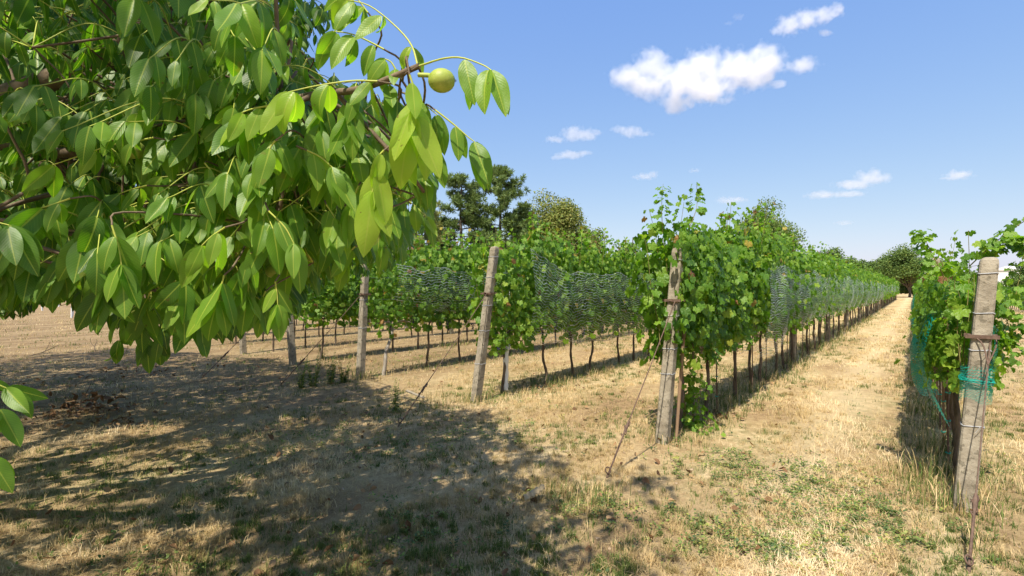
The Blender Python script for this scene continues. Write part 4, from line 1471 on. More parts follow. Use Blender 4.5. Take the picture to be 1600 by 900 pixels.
def nut(p, r, stalk):
    g = Geo()
    n1, n2 = 14, 18
    th = np.linspace(0, PI, n1)
    ph = np.arange(n2) / n2 * 2 * PI
    TH, PH = np.meshgrid(th, ph, indexing='ij')
    V = np.stack([r * np.sin(TH) * np.cos(PH), r * np.sin(TH) * np.sin(PH), r * 1.0 * np.cos(TH)], -1)
    V[..., 0] *= 1.14
    V[..., 2] *= 0.98
    i, j = np.meshgrid(np.arange(n1 - 1), np.arange(n2), indexing='ij')
    f = np.stack([i * n2 + j, (i + 1) * n2 + j, (i + 1) * n2 + (j + 1) % n2, i * n2 + (j + 1) % n2], -1).reshape(-1, 4)
    g.add(V.reshape(-1, 3) + p, f)
    tube(g, curve([p - [r * 0.9, 0, -r * 0.2], p + np.array(stalk) * 0.5 + [0, 0, 0.004], p + np.array(stalk)], 6), 0.004, 6)
    tube(g, [p + [r * 1.17, 0, 0], p + [r * 1.23, 0, 0]], (0.0028, 0.0012), 6, 1)
    link('walnut_fruit', g.mesh('walnut_fruit', [M['walnut'], M['twig']]), walnut_root, inv)


nut(at(690, 126, 0.88), 0.0205, (-0.042, 0.01, 0.014))
nut(at(209, 234, 1.2), 0.022, (0.0, 0.02, 0.05))
nut(at(149, 349, 1.3), 0.021, (0.02, 0.02, 0.05))
nut(at(427, 424, 1.5), 0.020, (0.01, 0.02, 0.05))

# ------------------------------------------------------------------ distant trees
def broadleaf(name, label, px, Y, ztop, width, seed, tint, group=None, zbase=1.2, n=7000, leaf=0.26, lobes=16, depth=None, trunk=0.22, egg=0.0):
    r_ = np.random.default_rng(seed)
    base = np.array([(px - 800) / F * Y, Y, 0.0])
    root = thing(name, label, 'tree', base, 0, group)
    H = ztop - zbase
    g = Geo()
    tube(g, curve([(0, 0, -0.2), (0.1, 0, zbase), (0, 0.1, zbase + H * 0.5), (0.1, 0, zbase + H * 0.8)], 10), np.linspace(trunk, trunk * 0.3, 10), 8)
    P, NNv = [], []
    dp = depth or width
    for q in range(lobes):
        v = norm(r_.normal(0, 1, 3))
        rad = r_.uniform(0.35, 0.78)
        c = np.array([v[0] * width / 2 * rad, v[1] * dp / 2 * rad, zbase + H * (0.48 + egg) + v[2] * H * 0.42 * rad])
        lr = np.array([width, dp, H * 0.9]) * r_.uniform(0.15, 0.25)
        m = n // lobes
        d = norm(r_.normal(0, 1, (m, 3)))
        d[:, 2] = np.where(d[:, 2] < -0.5, -d[:, 2], d[:, 2])
        rr = r_.random(m) ** 0.35 * r_.uniform(0.85, 1.16, m)
        P.append(c + d * lr * rr[:, None])
        NNv.append(d + r_.normal(0, 0.45, (m, 3)) + [0, 0, 0.3])
        tube(g, curve([(0, 0, zbase * r_.uniform(0.7, 1.3)), c * 0.5 + [0, 0, zbase * 0.4], c], 6), np.linspace(trunk * 0.4, 0.03, 6), 5)
    P, NNv = np.concatenate(P), np.concatenate(NNv)
    P[:, 2] = np.maximum(P[:, 2], 0.3)
    link('trunk', g.mesh('trunk', M['tree_bark']), root)
    m = len(P)
    D = norm(r_.normal(0, 1, (m, 3)) + [0, 0, -0.3])
    g2 = Geo()
    place(g2, *BL, P, D, ortho_normal(D, NNv), leaf * r_.uniform(0.6, 1.25, m), r_.uniform(0, 0.6, m), r_.uniform(0, 0.3, m), np.clip(tint + r_.normal(0, 0.12, m), 0, 1))
    link('crown', g2.mesh('crown', M['tree_leaf']), root)


def pine(label, px, Y, ztop, width, seed, tint=0.4, z0=2.6):
    r_ = np.random.default_rng(seed)
    base = np.array([(px - 800) / F * Y, Y, 0.0])
    root = thing('pine_tree', label, 'tree', base, 0, 'pines behind the vineyard')
    g = Geo()
    tr = curve([(0, 0, -0.2), (r_.normal(0, .15), 0, ztop * 0.35), (r_.normal(0, .25), 0.1, ztop * 0.7), (0, 0, ztop)], 16)
    tube(g, tr, np.linspace(0.2, 0.03, 16), 8)
    g2 = Geo()
    P, D = [], []
    for z in np.arange(z0, ztop, 0.30):
        s = (z - z0) / (ztop - z0)
        for q in range(r_.integers(2, 5)):
            if r_.random() < 0.14:
                continue
            az = r_.random() * 6.28
            L = width / 2 * (1 - s ** 1.6) ** 0.6 * r_.uniform(0.45, 1.1) + 0.25
            k = tr[min(15, int(z / ztop * 15))]
            a = np.array([k[0], k[1], z])
            b = a + np.array([math.cos(az) * L, math.sin(az) * L, L * r_.uniform(0.05, 0.45)])
            c = curve([a, (a + b) / 2 + [0, 0, -0.05 * L], b], 8)
            tube(g, c, np.linspace(0.045, 0.012, 8), 4)
            for t in np.concatenate([[1.0], r_.uniform(0.4, 1.0, int(4 + L * 3.2))]):
                p = c[min(7, int(t * 7))] + r_.normal(0, 0.17, 3) * [1, 1, 0.7]
                m = 36
                d = norm(r_.normal(0, 1, (m, 3)) + np.array([math.cos(az) * 0.4, math.sin(az) * 0.4, 0.7]))
                P.append(np.repeat(p[None], m, 0) + d * 0.05)
                D.append(d)
    P, D = np.concatenate(P), np.concatenate(D)
    m = len(P)
    T = np.array([(-0.09, 0, 0), (0.09, 0, 0), (0.05, 1, 0), (-0.05, 1, 0)], float)
    place(g2, T, np.array([[0, 1, 2, 3]]), T[:, :2], P, D, ortho_normal(D, r_.normal(0, 1, (m, 3)) + [0, 0, .5]), r_.uniform(0.22, 0.38, m), 0.1, 0.0, np.clip(tint + r_.normal(0, 0.16, m), 0, 1))
    link('trunk', g.mesh('trunk', M['tree_bark']), root)
    link('crown', g2.mesh('crown', M['needle']), root)


Z_ = lambda py, Y: CAM_H + (450 - py) / F * Y
pine('tall dark pine with open top above the pale post', 778, 40, Z_(262, 40), 5.6, 1, 0.35)
pine('second dark pine left of the tall one behind walnut leaves', 722, 40, Z_(276, 40), 6.0, 2, 0.35)
pine('bushy yellowish pine low behind the hanging walnut leaves', 672, 38, Z_(318, 38), 4.0, 3, 0.8, 1.6)
pine('small dark pine filling the gap right of the tall pine', 822, 43, Z_(325, 43), 3.6, 4, 0.4, 1.5)
broadleaf('broadleaf_tree', 'broad olive brown tree right of the pines', 872, 42, Z_(290, 42), 7.0, 11, 0.74, n=24000, leaf=0.17, lobes=34, zbase=1.2)
broadleaf('broadleaf_tree', 'lower olive tree at the right flank of the olive brown tree', 922, 44, Z_(338, 44), 3.4, 12, 0.66, n=9000, leaf=0.17, lobes=12, zbase=1.0)
broadleaf('broadleaf_tree', 'rounded green tree rising behind the tall row', 1192, 60, Z_(310, 60), 7.8, 13, 0.52, n=20000, leaf=0.22, lobes=30, zbase=2.0)
broadleaf('broadleaf_tree', 'small grey green tree showing between the two tall vine shoots', 1105, 80, Z_(346, 80), 6.0, 14, 0.40, n=4000, leaf=0.3, lobes=12)
broadleaf('broadleaf_tree', 'faint grey green treetop left of the central post', 988, 80, Z_(350, 80), 5.0, 15, 0.40, n=3000, leaf=0.3, lobes=10)
broadleaf('broadleaf_tree', 'small tree top just right of the rounded green tree', 1292, 85, Z_(378, 85), 5.4, 16, 0.42, n=4500, leaf=0.3, lobes=12)
broadleaf('broadleaf_tree', 'left tree of the low wood at the path end', 1335, 92, Z_(396, 92), 8.0, 17, 0.40, 'trees of the low wood', n=6000, leaf=0.34, lobes=16, zbase=0.6)
broadleaf('broadleaf_tree', 'middle tree of the low wood touching the round tree', 1372, 96, Z_(391, 96), 8.0, 18, 0.45, 'trees of the low wood', n=6000, leaf=0.34, lobes=16, zbase=0.6)
broadleaf('broadleaf_tree', 'large round dark green tree at the end of the path', 1421, 88, Z_(380, 88), 9.0, 19, 0.44, n=20000, leaf=0.27, lobes=34, zbase=1.4)
broadleaf('broadleaf_tree', 'far bluish tree right of the large round tree', 1475, 150, Z_(411, 150), 7.0, 20, 0.30, n=3000, leaf=0.5, lobes=10, zbase=0.5)
broadleaf('broadleaf_tree', 'green tree beside the white house at the right edge', 1612, 62, Z_(402, 62), 5.4, 21, 0.42, n=6000, leaf=0.27, lobes=14, zbase=0.4)
broadleaf('broadleaf_tree', 'dark bushy tree behind the right post foliage', 1535, 95, Z_(420, 95), 9.0, 22, 0.36, n=5000, leaf=0.36, lobes=14, zbase=0.4)
for q, (px, Y, py, wd, lab) in enumerate([(560, 62, 340, 9, 'tree hidden behind the right walnut leaves'), (380, 66, 345, 11, 'tree hidden behind the middle walnut leaves'), (150, 70, 350, 12, 'tree hidden behind the left walnut leaves')]):
    broadleaf('broadleaf_tree', 'dark ' + lab, px, Y, Z_(py, Y), wd, 30 + q, 0.4, n=4500, leaf=0.34, lobes=14)
broadleaf('broadleaf_shrub', 'dark hedge shrub in front of the small white house', 1572, 70, Z_(427, 70), 5.0, 42, 0.3, n=3500, leaf=0.25, lobes=10, zbase=0.1, trunk=0.08)
# a wood on the horizon
g = Geo()
r_ = np.random.default_rng(95)
n = 120000
xx = r_.uniform(-420, 420, n)
yy = 165 + r_.normal(0, 7, n) - 0.03 * xx
top = 4.2 + 4.5 * fbm(xx / 14, xx * 0 + 2, 95, 4)
zz = top * r_.random(n)
P = np.stack([xx, yy, zz], -1)
D = norm(r_.normal(0, 1, (n, 3)))
place(g, *BL, P, D, ortho_normal(D, r_.normal(0, .6, (n, 3)) + [0, -0.6, 0.5]), r_.uniform(0.6, 1.1, n), 0.2, 0.1, np.clip(0.28 + 0.25 * (fbm(xx / 9, xx * 0 + 9, 96, 2) - 0.5) + r_.normal(0, .08, n), 0, 1))
tag(link('distant_wood', g.mesh('distant_wood', M['tree_leaf'])), 'low band of far woodland along the horizon', 'wood', kind='stuff')
# bushes closing the far end of the path
broadleaf('broadleaf_shrub', 'low shrub closing the far end of the grass path', 1428, 91, 2.8, 6.0, 40, 0.60, n=7000, leaf=0.25, lobes=8, zbase=0.1, trunk=0.08)
broadleaf('broadleaf_shrub', 'dark shrub just right of the far path end', 1448, 90, 2.7, 6.0, 41, 0.40, n=6000, leaf=0.25, lobes=8, zbase=0.1, trunk=0.08)

# white house far on the right
hx, hy = (1577 - 800) / F * 78, 78.0
house = thing('house', 'small white house glimpsed between leaves at the right edge', 'house', (hx, hy, 0), 0.4)
g = Geo()
box(g, (0, 0, 2.15), (1.9, 3, 4.3))
wl = link('wall', g.mesh('wall', M['white_wall'], smooth=False), house)
g = Geo()
v = np.array([(-1.1, -1.7, 4.28), (1.1, -1.7, 4.28), (1.1, 1.7, 4.28), (-1.1, 1.7, 4.28), (-1.1, 0, 4.9), (1.1, 0, 4.9)], float)
g.add(v, [(0, 1, 5, 4), (2, 3, 4, 5)])
g.add(v, [(0, 4, 3), (1, 2, 5)])
g.add(v, [(0, 3, 2, 1)])
link('roof', g.mesh('roof', M['white_wall'], smooth=False), house)
for x in (-0.6, 0.6):
    g = Geo()
    box(g, (x, -1.5, 1.6), (0.7, 0.08, 1.2))
    link('window', g.mesh('window', M['window_glass'], smooth=False), house)

# vineyard beyond the right hand field
g = Geo()
r_ = np.random.default_rng(88)
for q in range(6):
    o0 = np.array([25.0, 26.0, 0]) - LEFT * 2.4 * q + ROW * 0.5 * q
    L = 60
    n = 5200
    t = r_.uniform(0, L, n)
    sd = r_.choice([-1, 1], n)
    P = o0 + ROW * t[:, None] + LEFT * (sd * r_.uniform(0.08, 0.3, n))[:, None]
    P[:, 2] = r_.uniform(0.55, 1.65, n) + 0.12 * np.sin(t * 2)
    D = np.stack([r_.normal(0, .5, n), r_.normal(0, .5, n), -np.ones(n) * .8], -1)
    place(g, *GL[2], P, D, ortho_normal(D, LEFT * sd[:, None] + r_.normal(0, .35, (n, 3)) + [0, 0, .5]), r_.uniform(0.12, 0.2, n), 0.2, 0.1, np.clip(r_.normal(0.22, 0.12, n), 0, 0.9))
    for t in np.arange(0, L, 1.0):
        p = o0 + ROW * t
        tube(g, [p + [0, 0, -0.1], p + [0, 0, 0.8]], 0.03, 4, 1)
tag(link('distant_vineyard', g.mesh('distant_vineyard', [M['grape_leaf'], M['pale_bark']])), 'dark vineyard rows beyond the dry field at the right', 'vineyard', kind='stuff')

# ------------------------------------------------------------------ small things on the ground
def fallen_leaves():
    g = Geo()
    r_ = np.random.default_rng(90)
    xs, ys = [], []
    for px, py, s, n in ((120, 645, 0.30, 110), (165, 660, 0.25, 60), (200, 580, 0.6, 90), (60, 600, 0.7, 60), (1120, 650, 0.16, 45), (860, 608, 0.25, 26), (840, 600, 0.3, 20)):
        c = gpt(px, py)
        xs.append(c[0] + r_.normal(0, s, n))
        ys.append(c[1] + r_.normal(0, s * 0.8, n))
    n = 420
    rr, th = r_.uniform(2.6, 12, n), r_.uniform(-0.8, 0.5, n)
    xs.append(rr * np.sin(th))
    ys.append(rr * np.cos(th))
    x, y = np.concatenate(xs), np.concatenate(ys)
    n = len(x)
    P = np.stack([x, y, gz(x, y) + r_.uniform(0.01, 0.05, n)], -1)
    D = np.stack([r_.normal(0, 1, n), r_.normal(0, 1, n), r_.normal(0, 0.25, n)], -1)
    place(g, *oval_template(3, 5, 0.3), P, D, ortho_normal(D, np.array([0, 0, 1.0]) + r_.normal(0, 0.5, (n, 3))), r_.uniform(0.03, 0.085, n), r_.uniform(-0.9, 0.9, n), r_.uniform(0.1, 0.9, n), r_.random(n))
    tag(link('fallen_leaves', g.mesh('fallen_leaves', M['dead_leaf'])), 'brown dead leaves scattered over the shaded grass', 'leaf litter', kind='stuff')


fallen_leaves()


def low_weeds():
    g = Geo()
    r_ = np.random.default_rng(91)
    C = []
    for px, py, sx, n in ((1210, 740, 0.4, 120), (1320, 800, 0.4, 120), (1180, 840, 0.25, 60), (1255, 850, 0.3, 60), (960, 790, 0.14, 16), (900, 790, 0.16, 26), (720, 680, 0.5, 60), (560, 690, 0.5, 60), (660, 560, 0.5, 30), (1150, 720, 0.3, 20), (420, 700, 0.5, 40), (640, 830, 0.4, 36), (220, 880, 0.15, 14), (1560, 740, 0.3, 30), (760, 620, 0.3, 40), (360, 570, 0.6, 30), (1340, 760, 0.4, 30), (1090, 830, 0.3, 20)):
        c = gpt(px, py)
        C.append(np.stack([c[0] + r_.normal(0, sx, n), c[1] + r_.normal(0, sx * 0.7, n)], -1))
    n = 380
    rr, th = np.exp(r_.uniform(math.log(2.6), math.log(22), n)), r_.uniform(-0.9, 0.9, n)
    C.append(np.stack([rr * np.sin(th), rr * np.cos(th)], -1))
    C = np.concatenate(C)
    m = 16
    n = len(C)
    az = r_.uniform(0, 6.28, (n, m))
    rad = np.abs(r_.normal(0, 0.035, (n, m)))
    x = (C[:, :1] + rad * np.cos(az)).ravel()
    y = (C[:, 1:] + rad * np.sin(az)).ravel()
    az = az.ravel()
    k = len(x)
    P = np.stack([x, y, gz(x, y) + r_.uniform(0.004, 0.045, k)], -1)
    D = np.stack([np.cos(az), np.sin(az), r_.uniform(0.0, 0.8, k)], -1)
    place(g, *oval_template(3, 4, 0.3), P, D, ortho_normal(D, np.array([0, 0, 1.0]) + r_.normal(0, 0.3, (k, 3))), r_.uniform(0.011, 0.029, k), r_.uniform(-0.2, 0.6, k), r_.uniform(0, 0.4, k), np.clip(np.repeat(r_.normal(0.55, 0.22, n), m) + r_.normal(0, 0.2, k), 0, 1))
    tag(link('low_weeds', g.mesh('low_weeds', M['weed'])), 'low broad leaved green weeds in patches through the grass', 'weeds', kind='stuff')


low_weeds()

g = Geo()
r_ = np.random.default_rng(97)
V_, F_ = ico()
for q in range(900):
    rr, th = math.exp(r_.uniform(math.log(2.6), math.log(16))), r_.uniform(-0.85, 0.85)
    x_, y_ = rr * math.sin(th), rr * math.cos(th)
    sz = r_.uniform(0.004, 0.016) * (1 + 0.06 * rr)
    g.add(V_ * sz * r_.uniform(0.6, 1.3, (12, 1)) * np.array([1, r_.uniform(.7, 1.2), .6]) + [x_, y_, gzs(x_, y_) + sz * 0.2], F_)
tag(link('soil_clods', g.mesh('soil_clods', M['clod'], smooth=False)), 'small crumbs of dry earth scattered over the ground', 'soil crumbs', kind='stuff')


def tall_grass():
    g = Geo()
    r_ = np.random.default_rng(92)
    spots = [(1475, 745, 0.16, 260, 0.22), (1462, 700, 0.14, 220, 0.25), (1490, 790, 0.12, 160, 0.2), (1470, 660, 0.15, 200, 0.22), (1445, 755, 0.16, 120, 0.16), (1452, 640, 0.18, 220, 0.2), (1448, 600, 0.2, 200, 0.22), (1530, 850, 0.15, 100, 0.12),
             (1130, 630, 0.16, 240, 0.20), (1150, 610, 0.2, 240, 0.2), (1185, 590, 0.2, 160, 0.2), (1040, 690, 0.12, 120, 0.14), (1230, 568, 0.25, 160, 0.2), (745, 625, 0.12, 120, 0.16), (700, 628, 0.3, 200, 0.16), (1270, 545, 0.25, 160, 0.22), (565, 592, 0.14, 110, 0.2),
             (920, 780, 0.12, 180, 0.13), (890, 770, 0.12, 120, 0.12), (840, 612, 0.3, 160, 0.12), (930, 580, 0.3, 160, 0.14), (870, 595, 0.3, 160, 0.13), (270, 885, 0.08, 70, 0.08)]
    lst = [(gpt(a_[0], a_[1]), *a_[2:]) for a_ in spots]
    for k in (0, 1, 2, 3, 4):
        for t in np.arange(0.8, 30 if k < 2 else 16, 0.5):
            if r_.random() < 0.75:
                lst.append((rowpt(k, t, r_.normal(0, 0.12)), 0.16, int(r_.integers(20, 90)), r_.uniform(0.07, 0.2)))
    for c, s, n, hh in lst:
        x, y = c[0] + r_.normal(0, s, n), c[1] + r_.normal(0, s, n)
        h = hh * r_.uniform(0.4, 1.25, n)
        az = r_.uniform(0, 6.28, n)
        ln = r_.uniform(0.1, 1.0, n)
        d = np.stack([np.cos(az), np.sin(az), 0 * az], -1)
        sd = np.stack([-np.sin(az), np.cos(az), 0 * az], -1) * (0.0022 * np.maximum(1, c[1] / 6))
        up = np.array([0, 0, 1.0])
        b = np.stack([x, y, gz(x, y) - 0.01], -1)
        p1 = b + (d * np.sin(ln * 0.4)[:, None] + up * np.cos(ln * 0.4)[:, None]) * (h * 0.5)[:, None]
        p2 = p1 + (d * np.sin(ln * 0.9)[:, None] + up * np.cos(ln * 0.9)[:, None]) * (h * 0.35)[:, None]
        p3 = p2 + (d * np.sin(ln * 1.5)[:, None] + up * np.cos(ln * 1.5)[:, None]) * (h * 0.25)[:, None]
        v = np.stack([b - sd, b + sd, p1 + sd, p1 - sd, p2 + sd * .8, p2 - sd * .8, p3], 1).reshape(-1, 3)
        k = np.arange(n)[:, None] * 7
        tt = np.repeat(np.where(r_.random(n) < 0.6, r_.uniform(0, 0.32, n), r_.uniform(0.4, 0.9, n)), 7)
        g.add(v, np.concatenate([k + np.array([[0, 1, 2, 3]]), k + np.array([[3, 2, 4, 5]])]), 0, None, tt)
        g.f.append(k + np.array([[5, 4, 6]]) + (g.n - len(v)))
        g.mi.append(np.zeros(n, int))
    tag(link('tall_grass', g.mesh('tall_grass', M['grass'], smooth=False)), 'taller uncut grass along the foot of the vine rows', 'grass', kind='stuff')


tall_grass()


def weed_plant(px, py, h, seed, label, spread=0.1, nst=7):
    r_ = np.random.default_rng(seed)
    c = gpt(px, py)
    root = thing('weed_plant', label, 'weed', (c[0], c[1], gzs(c[0], c[1])), 0, 'tall weeds by the end posts')
    g, g2 = Geo(), Geo()
    for q in range(nst):
        a = r_.random() * 6.28
        hh = h * 1.35 * r_.uniform(0.55, 1.1)
        st = curve([(0.02 * math.cos(a), 0.02 * math.sin(a), -0.03), (spread * .5 * math.cos(a), spread * .5 * math.sin(a), hh * .5), (spread * math.cos(a), spread * math.sin(a), hh)], 12)
        tube(g, st, np.linspace(0.0035, 0.0012, 12), 4)
        m = 54
        s = r_.integers(1, 12, m)
        az = r_.uniform(0, 6.28, m)
        D = np.stack([np.cos(az), np.sin(az), r_.uniform(0.1, 0.9, m)], -1)
        place(g2, *oval_template(3, 4, 0.16), st[s] + r_.normal(0, .006, (m, 3)), D, ortho_normal(D, np.array([0, 0, 1.0]) + r_.normal(0, .3, (m, 3))), r_.uniform(0.04, 0.09, m) * (1.15 - s / 14), r_.uniform(0, .6, m), 0.1, np.clip(r_.normal(.5, .2, m), 0, 1))
    link('stem', g.mesh('stem', M['rachis']), root)
    link('leaves', g2.mesh('leaves', M['weed']), root)


weed_plant(490, 602, 0.46, 1, 'tall leafy weed behind the rusty guy rod in half shade', nst=9, spread=0.14)
weed_plant(516, 598, 0.38, 2, 'leafy weed second from the striped post', nst=8, spread=0.13)
weed_plant(536, 596, 0.30, 3, 'low weed just left of the striped post foot', nst=7, spread=0.12)
weed_plant(470, 604, 0.34, 4, 'thin weed left of the tallest weed beside the guy rod', nst=6)
weed_plant(618, 640, 0.34, 5, 'single upright weed beside the grey board on the grass', nst=4, spread=0.05)
weed_plant(505, 560, 0.30, 6, 'broad leafed weed in shade behind the other weeds', nst=5)
weed_plant(1258, 545, 0.40, 7, 'bright weed at the foot of the tall row', nst=6)
weed_plant(1284, 540, 0.34, 8, 'second weed along the foot of the tall row', nst=6)

# things lying about
p = gpt(648, 622)
g = Geo()
box(g, (0, 0, 0.06), (0.34, 0.045, 0.016))
o = tag(link('grey_board', g.mesh('grey_board', M['plank'], smooth=False), None, p), 'short grey weathered board tilted on the grass beside the twisted guy wire', 'board')
o.rotation_euler = (0.1, 0.22, -0.5)
p = gpt(835, 780)
g = Geo()
s = np.linspace(0, 1, 14)
rows_ = []
for k in range(14):
    wv = 0.030 * (0.5 + 0.5 * math.sin(PI * min(1, s[k] * 1.05 + 0.1))) + 0.006 * math.sin(k * 1.7)
    for u_ in (-1, -0.3, 0.4, 1):
        rows_.append((s[k] * 0.19 - 0.095, u_ * wv, 0.035 + 0.028 * (1 - u_ * u_) + 0.03 * s[k] + 0.005 * math.sin(k * 2.3 + u_)))
n_ = 4
V = np.array(rows_)
V2 = V - [0, 0, 0.008]
i, j = np.meshgrid(np.arange(13), np.arange(3), indexing='ij')
f = np.stack([i * 4 + j, (i + 1) * 4 + j, (i + 1) * 4 + j + 1, i * 4 + j + 1], -1).reshape(-1, 4)
g.add(V, f)
g.add(V2, f[:, ::-1])
for e_ in (0, 3):
    idx = np.arange(14) * 4 + e_
    g.add(np.vstack([V[idx], V2[idx]]), [(a, a + 1, a + 15, a + 14) for a in range(13)])
o = tag(link('bark_piece', g.mesh('bark_piece', M['bark_strip'], smooth=True), None, (p[0], p[1], 0.0)), 'curled pale strip of bark lying on the grass near the shade edge', 'bark')
o.rotation_euler = (0, -0.1, 0.55)
p = gpt(1348, 636)
for px, py, lab, rz in ((948, 812, 'single tan dead leaf lying right of the bark strip', 0.3), (1530, 803, 'single tan leaf on the grass beside the right post', 1.3), (575, 697, 'single rust red leaf lying in the walnut shade', 2.0), (1216, 641, 'pale yellow leaf lying on the sunny grass', 0.6)):
    p = gpt(px, py)
    g = Geo()
    place(g, *oval_template(5, 8, 0.32), [(0, 0, 0.035)], [(1, 0.2, 0.1)], [(0, 0, 1.0)], 0.085, 0.5, 0.5, {0.3: 0.95, 1.3: 0.95, 2.0: 0.35, 0.6: 1.0}[rz])
    tag(link('dead_leaf', g.mesh('dead_leaf', M['dead_leaf']), None, (p[0], p[1], gzs(p[0], p[1])), rz), lab, 'leaf')
# dead twig with curled leaves in the left shade
p = gpt(130, 640)
root = thing('dead_branch', 'broken dead twig standing over brown leaves in the left shade', 'branch', (p[0], p[1], 0))
g = Geo()
tube(g, curve([(-0.05, 0, 0.0), (-0.02, 0, 0.14), (0.05, 0.02, 0.26), (0.09, 0.02, 0.36)], 8), np.linspace(0.008, 0.003, 8), 5)
tube(g, curve([(0.02, 0, 0.2), (0.08, -0.02, 0.2), (0.16, 0.0, 0.30)], 6), 0.003, 4)
tube(g, curve([(-0.3, 0.05, 0.03), (0, 0, 0.06), (0.4, -0.08, 0.03)], 8), 0.007, 5)
link('twig', g.mesh('twig', M['twig']), root)
g = Geo()
m = 46
Pp = np.stack([R.normal(0.05, 0.22, m), R.normal(0, 0.12, m), R.uniform(0.02, 0.22, m)], -1)
D = R.normal(0, 1, (m, 3)) * [1, 1, .5]
place(g, *oval_template(5, 6, 0.3), Pp, D, ortho_normal(D, R.normal(0, .6, (m, 3)) + [0, 0, 1]), R.uniform(0.06, 0.12, m), R.uniform(-1, 1, m), R.uniform(0.2, 1.0, m), R.random(m) * 0.8)
link('dead_leaves', g.mesh('dead_leaves', M['dead_leaf']), root)

# fallen vine prunings lying beside the path
for px, py, L, rz, lab in ((70, 556, 0.5, 0.8, 'bare dead twig lying in the far left shade'), (150, 548, 0.45, 2.2, 'forked bare twig lying at the left shade edge'), (1115, 718, 0.0, 0, '')):
    if not lab:
        continue
    p = gpt(px, py)
    g = Geo()
    tube(g, curve([(-L / 2, 0, 0.02), (0, 0.03, 0.10), (L / 2, -0.02, 0.24)], 8), np.linspace(0.012, 0.005, 8), 5)
    tube(g, curve([(0, 0.03, 0.10), (0.06, 0.1, 0.2), (0.1, 0.12, 0.32)], 6), 0.005, 4)
    tag(link('dead_twig', g.mesh('dead_twig', M['twig']), None, (p[0], p[1], 0), rz), lab, 'twig')

# young vines in white sleeves far left
slv = Geo()
tube(slv, [(0, 0, -0.05), (0.01, 0, 0.45), (0.0, 0, 0.9)], 0.05, 8)
slv_me = slv.mesh('sleeve', M['white_plastic'])
yf = vine_foliage(800, L=0.7, zlo=0.9, ztop=1.7, hw=0.2, lod=1, nsh=4, fill=50, size=(0.08, 0.12), bright=0.15)
LAB = ['nearest', 'second', 'third', 'fourth', 'fifth', 'sixth']
yl = [(138, 503), (113, 493), (92, 479), (71, 472), (60, 466), (126, 486)] + [(20 + 37 * q + (q % 3) * 9, 474 + (q * 11) % 24) for q in range(6)] + [(-30 + 31 * q, 470 + (q * 7) % 9) for q in range(9)]
for q, (px, py) in enumerate(yl):
    p = gpt(px, py)
    th = thing('young_vine', ('%s young vine in a white sleeve at the far left' % LAB[q]) if q < 6 else 'young vine in a white sleeve in the distant left plantation', 'young vine', (p[0], p[1], 0), R.uniform(0, 6), 'young vines in white sleeves')
    s_ = link('sleeve', slv_me, th)
    s_.rotation_euler = (0, -0.12, 0)
    link('foliage', yf, th)

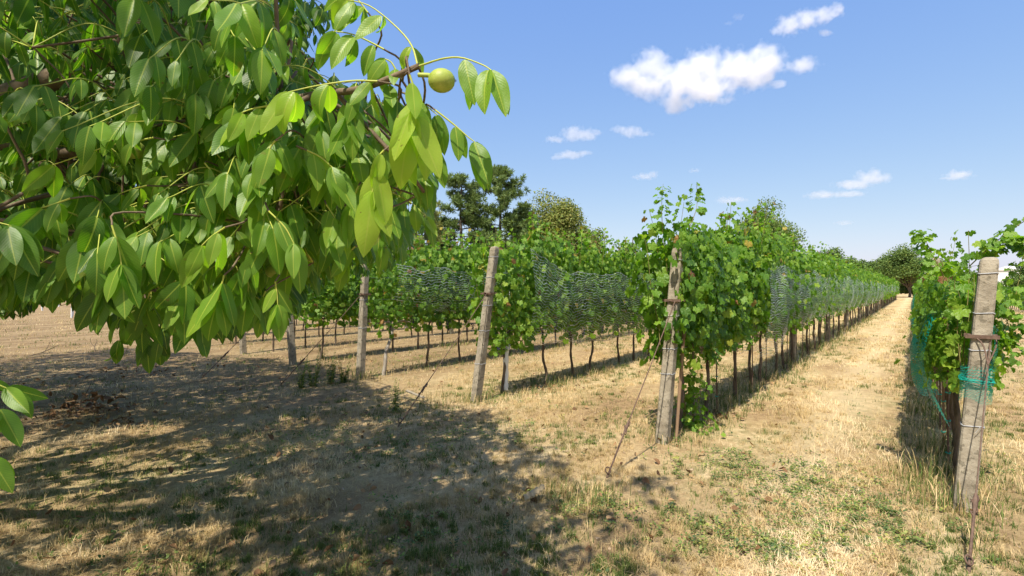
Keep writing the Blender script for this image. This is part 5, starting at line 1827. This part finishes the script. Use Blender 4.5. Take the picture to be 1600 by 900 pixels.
# ------------------------------------------------------------------ clouds
def cloud(label, blobs, Y, seed, dens=0.03, fluff=1.0):
    """blobs: (x, y, rx, ry) in photo pixels; a closed hull of merged puffs with an uneven density inside"""
    px = np.array([b[0] for b in blobs])
    py = np.array([b[1] for b in blobs])
    c = at(px.mean(), py.mean(), Y)
    k = Y / F
    L = []
    r_ = np.random.default_rng(seed)
    g = Geo()
    n1, n2 = 14, 22
    for bx, by, rx, ry in blobs:
        p = at(bx, by, Y + r_.normal(0, 0.3) * rx * k * 0.4) - c
        rr = np.array([rx * k, 0.75 * (rx + ry) / 2 * k, ry * k])
        L.append((p, rr))
        th = np.linspace(0.02, PI - 0.02, n1)
        ph = np.arange(n2) / n2 * 2 * PI
        TH, PH = np.meshgrid(th, ph, indexing='ij')
        V = np.stack([np.sin(TH) * np.cos(PH), np.sin(TH) * np.sin(PH), np.cos(TH)], -1) * rr * 1.22 + p
        i, j = np.meshgrid(np.arange(n1 - 1), np.arange(n2), indexing='ij')
        f = np.stack([i * n2 + j, (i + 1) * n2 + j, (i + 1) * n2 + (j + 1) % n2, i * n2 + (j + 1) % n2], -1).reshape(-1, 4)
        V = V.reshape(-1, 3)
        base = len(V)
        g.add(np.vstack([V]), f)
        g.add(V[:n2], [tuple(range(n2))])
        g.add(V[-n2:], [tuple(range(n2))[::-1]])
    m, nt, out = new_mat('cloud_vapour')
    G = N(nt)
    co_ = G.coord('Object')
    Fm = None
    for p, rr in L:
        d = G.vmath('SUBTRACT', co_, tuple(float(q) for q in p))
        d = G.vmath('MULTIPLY', d, tuple(float(1 / q) for q in rr))
        v = G.math('SUBTRACT', 1.0, G.vmath('LENGTH', d))
        Fm = v if Fm is None else G.math('SMOOTH_MAX', Fm, v, 0.15)
    size = max(rr.max() for _, rr in L)
    mp = G.new('ShaderNodeMapping')
    mp.inputs['Location'].default_value = (seed * 913.0, seed * 331.0, 0)
    G.put(mp.inputs[0], co_)
    n_ = G.noise(mp.outputs[0], 2.4 / size, 6.0, 0.58)
    fld = G.math('ADD', Fm, G.math('MULTIPLY', G.math('SUBTRACT', n_, 0.5), 2.1 * fluff))
    den = G.math('MULTIPLY', G.math('MULTIPLY', G.math('SUBTRACT', fld, 0.06), 1.7, clamp=True), dens)
    vs = G.new('ShaderNodeVolumeScatter')
    vs.inputs['Color'].default_value = (0.999, 0.999, 0.999, 1)
    vs.inputs['Anisotropy'].default_value = 0.2
    G.put(vs.inputs['Density'], den)
    G.put(out.inputs[1], vs.outputs[0])
    o = link('cloud', g.mesh('cloud', m), None, c)
    md = o.modifiers.new('merge', 'REMESH')
    md.mode = 'VOXEL'
    md.voxel_size = float(size / 9)
    dg = bpy.context.evaluated_depsgraph_get()
    me2 = bpy.data.meshes.new_from_object(o.evaluated_get(dg))
    o.modifiers.clear()
    o.data = me2
    if not me2.materials:
        me2.materials.append(m)
    tag(o, label, 'cloud', 'small white clouds in the blue sky')


def cr(lst):
    return [(820 + a / 2.051, b / 2.051, c / 2.051, d / 2.051) for a, b, c, d in lst]


CD = 1400.0
cloud('largest cloud, wide and white with a ragged lower edge', cr([(330, 245, 68, 40), (410, 212, 70, 58), (390, 275, 82, 46), (500, 262, 92, 72), (490, 322, 62, 42), (575, 222, 82, 74), (590, 288, 92, 52), (680, 222, 92, 68), (765, 205, 76, 66), (740, 250, 70, 40), (892, 212, 58, 28), (808, 268, 30, 15)]), CD, 1)
cloud('slanting cloud at the top above the largest one', cr([(810, 98, 32, 16), (850, 80, 46, 36), (900, 62, 46, 34), (955, 50, 46, 28), (1000, 32, 28, 26), (960, 106, 28, 11)]), CD, 2)
cloud('low ragged cloud at the left above two smaller streaks', cr([(100, 447, 42, 13), (155, 428, 46, 28), (195, 432, 45, 22), (230, 425, 26, 13)]), CD, 3, 0.02)
cloud('small flat cloud below the left tip of the largest cloud', cr([(305, 415, 32, 14), (345, 424, 46, 20), (385, 430, 30, 10)]), CD, 4, 0.02)
cloud('thin flat streak of cloud beneath the low ragged cloud', cr([(150, 496, 58, 14), (108, 504, 36, 9), (195, 491, 28, 10)]), CD, 5, 0.02)
cloud('small cloud streak left of the tall vine shoots', cr([(380, 567, 40, 13), (410, 560, 22, 13)]), CD, 6, 0.02)
cloud('puffy cloud low at the right above a flat streak', cr([(1050, 592, 62, 20), (1110, 568, 55, 27), (1150, 570, 28, 18)]), CD, 7, 0.02)
cloud('flat cloud streak under the puffy right cloud', cr([(960, 624, 64, 15), (1040, 622, 62, 11)]), CD, 8, 0.018)
cloud('small isolated cloud nearest the right edge', cr([(1390, 560, 50, 18), (1358, 571, 26, 9)]), CD, 9, 0.02)
cloud('low cloud puff above the rounded green tree', cr([(655, 643, 46, 16), (690, 640, 30, 11)]), CD, 10, 0.018)
cloud('tiny cloud fleck right of the small streak', cr([(545, 546, 24, 8)]), CD, 11, 0.015)
cloud('faint cloud wisp left of the top slanting cloud', cr([(685, 55, 24, 12), (655, 75, 18, 8)]), CD, 12, 0.008)
cloud('faint flat cloud low above the far wood', cr([(1025, 714, 34, 9)]), CD, 13, 0.012)
